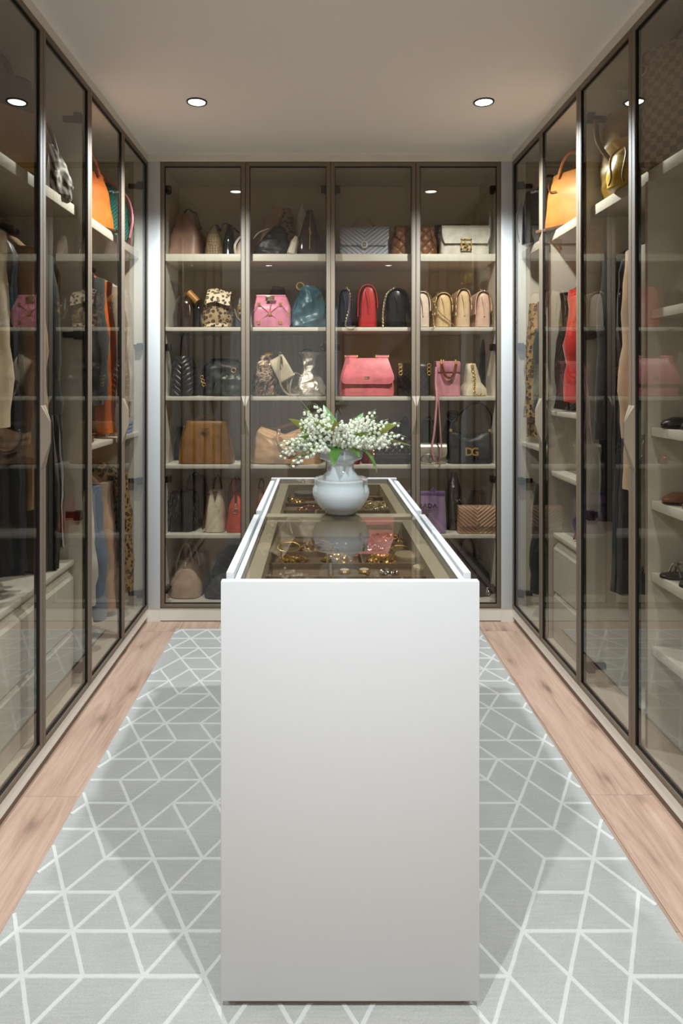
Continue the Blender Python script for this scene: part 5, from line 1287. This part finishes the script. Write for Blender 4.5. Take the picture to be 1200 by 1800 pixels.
def spray(seed, L):
    q_ = random.Random(seed); m = MB(); bl = MB()
    P = [V(0, L * (.05 * s + .33 * s * s), L * s * (1 - .13 * s * s)) for s in [k / 10 for k in range(11)]]
    m.tube(P, [.0016 - .0009 * k / 10 for k in range(11)], 5)
    nb = q_.randint(11, 14)
    for k in range(nb):
        s = .38 + .6 * k / nb; i = min(9, int(s * 10)); f = s * 10 - i; c = P[i].lerp(P[i + 1], f)
        an = k * 2.4 + q_.uniform(-.4, .4); d = V(math.cos(an), .5 * math.sin(an) + .25, .35).normalized() * (.014 - .006 * k / nb)
        e = c + d + V(0, 0, -.004)
        m.tube([c, c + d * .6 + V(0, 0, .002), e], .0006, 4)
        r = .0068 - .0028 * k / nb
        bl.lathe([(.0002, 0), (r * .6, -.0008), (r * .98, -r * .6), (r * 1.0, -r * 1.1), (r * .9, -r * 1.45), (r * 1.12, -r * 1.8), (r * .3, -r * 1.2)], 7, tuple(e))
    return m, bl
sp = [spray(s, L) for s, L in ((1, .14), (2, .12), (3, .165), (4, .135))]
spm = [(a, b) for a, b in sp]; sp_me = {}
def put_spray(kind, az, el, tw, r0, z0=.0):
    M_ = (r0 * math.sin(-az), r0 * math.cos(az), z0)
    if kind not in sp_me:
        a, b = spm[kind]; o = a.build('flower_spray', STEM, bq, 60); o2 = b.build('bells', BELL, o, 60); sp_me[kind] = (o.data, o2.data)
    else:
        o = bpy.data.objects.new('flower_spray', sp_me[kind][0]); COL.objects.link(o); o.parent = bq
        o2 = bpy.data.objects.new('bells', sp_me[kind][1]); COL.objects.link(o2); o2.parent = o
    o2['kind'] = 'stuff'
    o.location = M_
    o.rotation_euler = (Matrix.Rotation(az, 3, 'Z') @ Matrix.Rotation(-(PI / 2 - el), 3, 'X') @ Matrix.Rotation(tw, 3, 'Z')).to_euler()
for k in range(96):
    az = q.uniform(-PI, PI) if k % 3 else q.uniform(1.2, 5.0)
    el = math.acos(min(.93, .12 + .84 * math.sqrt(q.random()))) + .1
    put_spray(k % 4, az, el, q.uniform(-.7, .7), q.uniform(.01, .045), q.uniform(-.01, .012))
put_spray(2, 1.75, .42, 0, .045, .02); put_spray(2, -1.75, .5, 0, .05, .03); put_spray(2, -1.6, .36, .2, .05, .02); put_spray(2, 1.7, .25, .2, .05, .01); put_spray(2, 2.0, 1.2, 0, .02, .02); put_spray(2, 2.4, 1.35, 0, .03, .025); put_spray(0, 1.6, .15, 0, .06, .01); put_spray(3, 2.1, .1, 0, .06, .0); put_spray(2, -1.4, .75, 0, .05, .03)

# ================================================================== JEWELLERY in the island trays
ZT = .8306
JG = 'jewellery in the island trays'
def heap(label, X, Y, rx, ry, h, n, m, seed, L=.014, r=.0022):
    q_ = random.Random(seed); mb = MB()
    for _ in range(n):
        a = q_.uniform(0, 2 * PI); f = math.sqrt(q_.random()); x_, y_ = rx * f * math.cos(a), ry * f * math.sin(a); z_ = .004 + h * (1 - f * f) * q_.random()
        mb.link((x_, y_, z_), (q_.uniform(-1, 1), q_.uniform(-1, 1), q_.uniform(-.5, .5)), (q_.uniform(-1, 1), q_.uniform(-1, 1), q_.uniform(-1, 1)), L * q_.uniform(.7, 1.4), r)
    for i, v in enumerate(mb.v): v.z = max(v.z, .0008)
    o = mb.build('necklace_pile', m, None, 60, (X, Y, ZT)); tag(o, label, 'necklaces', JG); return o
def bangle(label, X, Y, r, th, m, tilt=.0):
    pts = [V(r * math.cos(2 * PI * k / 28), r * math.sin(2 * PI * k / 28) * math.cos(tilt), th + (r * math.sin(tilt) * (1 + math.sin(2 * PI * k / 28)))) for k in range(28)]
    o = MB().tube(pts, th, 8, True).build('bangle', m, None, 60, (X, Y, ZT)); tag(o, label, 'bracelet', JG)
def disc(label, X, Y, r, h, m, name='trinket_box', cat='box'):
    o = MB().lathe([(0, 0), (r, 0), (r, h * .55), (r * 1.03, h * .6), (r * 1.03, h * .9), (r * .97, h), (0, h)], 28).build(name, m, None, 40, (X, Y, ZT)); tag(o, label, cat, JG)
DG_ = mat('antique_gold', (170, 134, 84), .35, .5); JGOLD = mat('jewel_gold', (206, 166, 92), .25, .7); JPALE = mat('jewel_pale', (232, 218, 184), .25, .5)
heap('tangle of dark gold necklaces left of centre in the near tray', .0, 1.888, .045, .042, .022, 120, DG_, 1, .02, .003)
heap('heap of gold and crystal necklaces in the far tray right of the vase', .195, 2.49, .08, .056, .026, 260, JPALE, 2, .02, .0026)
heap('small gold chain in the far tray, left of the cream dish', -.085, 2.62, .03, .03, .008, 30, JGOLD, 3, .018, .003)
heap('gold leaf brooch in the near tray under the vase reflection', .045, 1.772, .03, .022, .010, 44, JGOLD, 4, .02, .004)
heap('bright gold chain right of the centre in the near tray', .168, 1.772, .035, .02, .012, 50, JGOLD, 5, .02, .004)
heap('dark beaded necklace at the right of the near tray', .20, 1.99, .045, .032, .016, 100, DG_, 6, .02, .003)
heap('rose gold chain in the second row of the far tray', -.03, 2.49, .045, .03, .010, 40, metal('rose_gold', (190, 140, 116), .25), 7)
heap('crystal earrings in the front row of the near tray', .185, 1.66, .03, .02, .006, 16, SILVER, 8, .01, .002)
heap('thin gold chain at the left of the near tray', -.07, 1.772, .035, .025, .006, 26, JGOLD, 9, .018, .003)
heap('silver chain in the second row right of the near tray', .15, 1.888, .03, .03, .01, 40, SILVER, 10)
bangle('gold bangle in the near tray beside the dark necklaces', -.085, 1.89, .032, .003, GOLD, .2)
bangle('dark tortoiseshell bangle in the far tray', .06, 2.36, .034, .005, torto, .3)
bangle('slim gold bangle near the right wall of the near tray', .235, 1.888, .027, .0025, GOLD, .1)
bangle('silver bangle at the back of the far tray', .19, 2.62, .03, .003, SILVER, .2)
disc('round beige trinket box at the front right of the near tray', .238, 1.772, .036, .022, mat('beige_box', (170, 154, 124), .6))
disc('small round cream box in the front right corner of the near tray', .258, 1.66, .022, .02, mat('cream_box', (190, 176, 146), .6))
disc('grey round box at the back left of the far tray', -.06, 2.745, .04, .025, mat('grey_box', (110, 104, 98), .6))
disc('cream powder puff dish in the far tray left of the vase', .02, 2.62, .032, .016, mat('puff', (216, 202, 180), .8), 'puff_dish', 'dish')
for k, (X, Y) in enumerate(((.065, 1.672), (.115, 1.676))):
    t = thing('wristwatch', ['small gold watch in the front row of the near tray, left one', 'small gold watch in the front row of the near tray, right one'][k], 'watch', (X, Y, ZT), .4 * k, JG)
    MB().lathe([(0, .001), (.014, .001), (.015, .004), (.013, .008), (0, .008)], 24).build('case', GOLD, t)
    MB().lathe([(0, .0081), (.011, .0081), (.011, .0086), (0, .0086)], 24).build('dial', mat('dial', (226, 220, 206), .3), t)
    for s in (-1, 1): MB().box(-.006, .006, min(s * .014, s * .046), max(s * .014, s * .046), .0005, .0035, .001).build('strap', leather('brown', (84, 56, 38)), t)
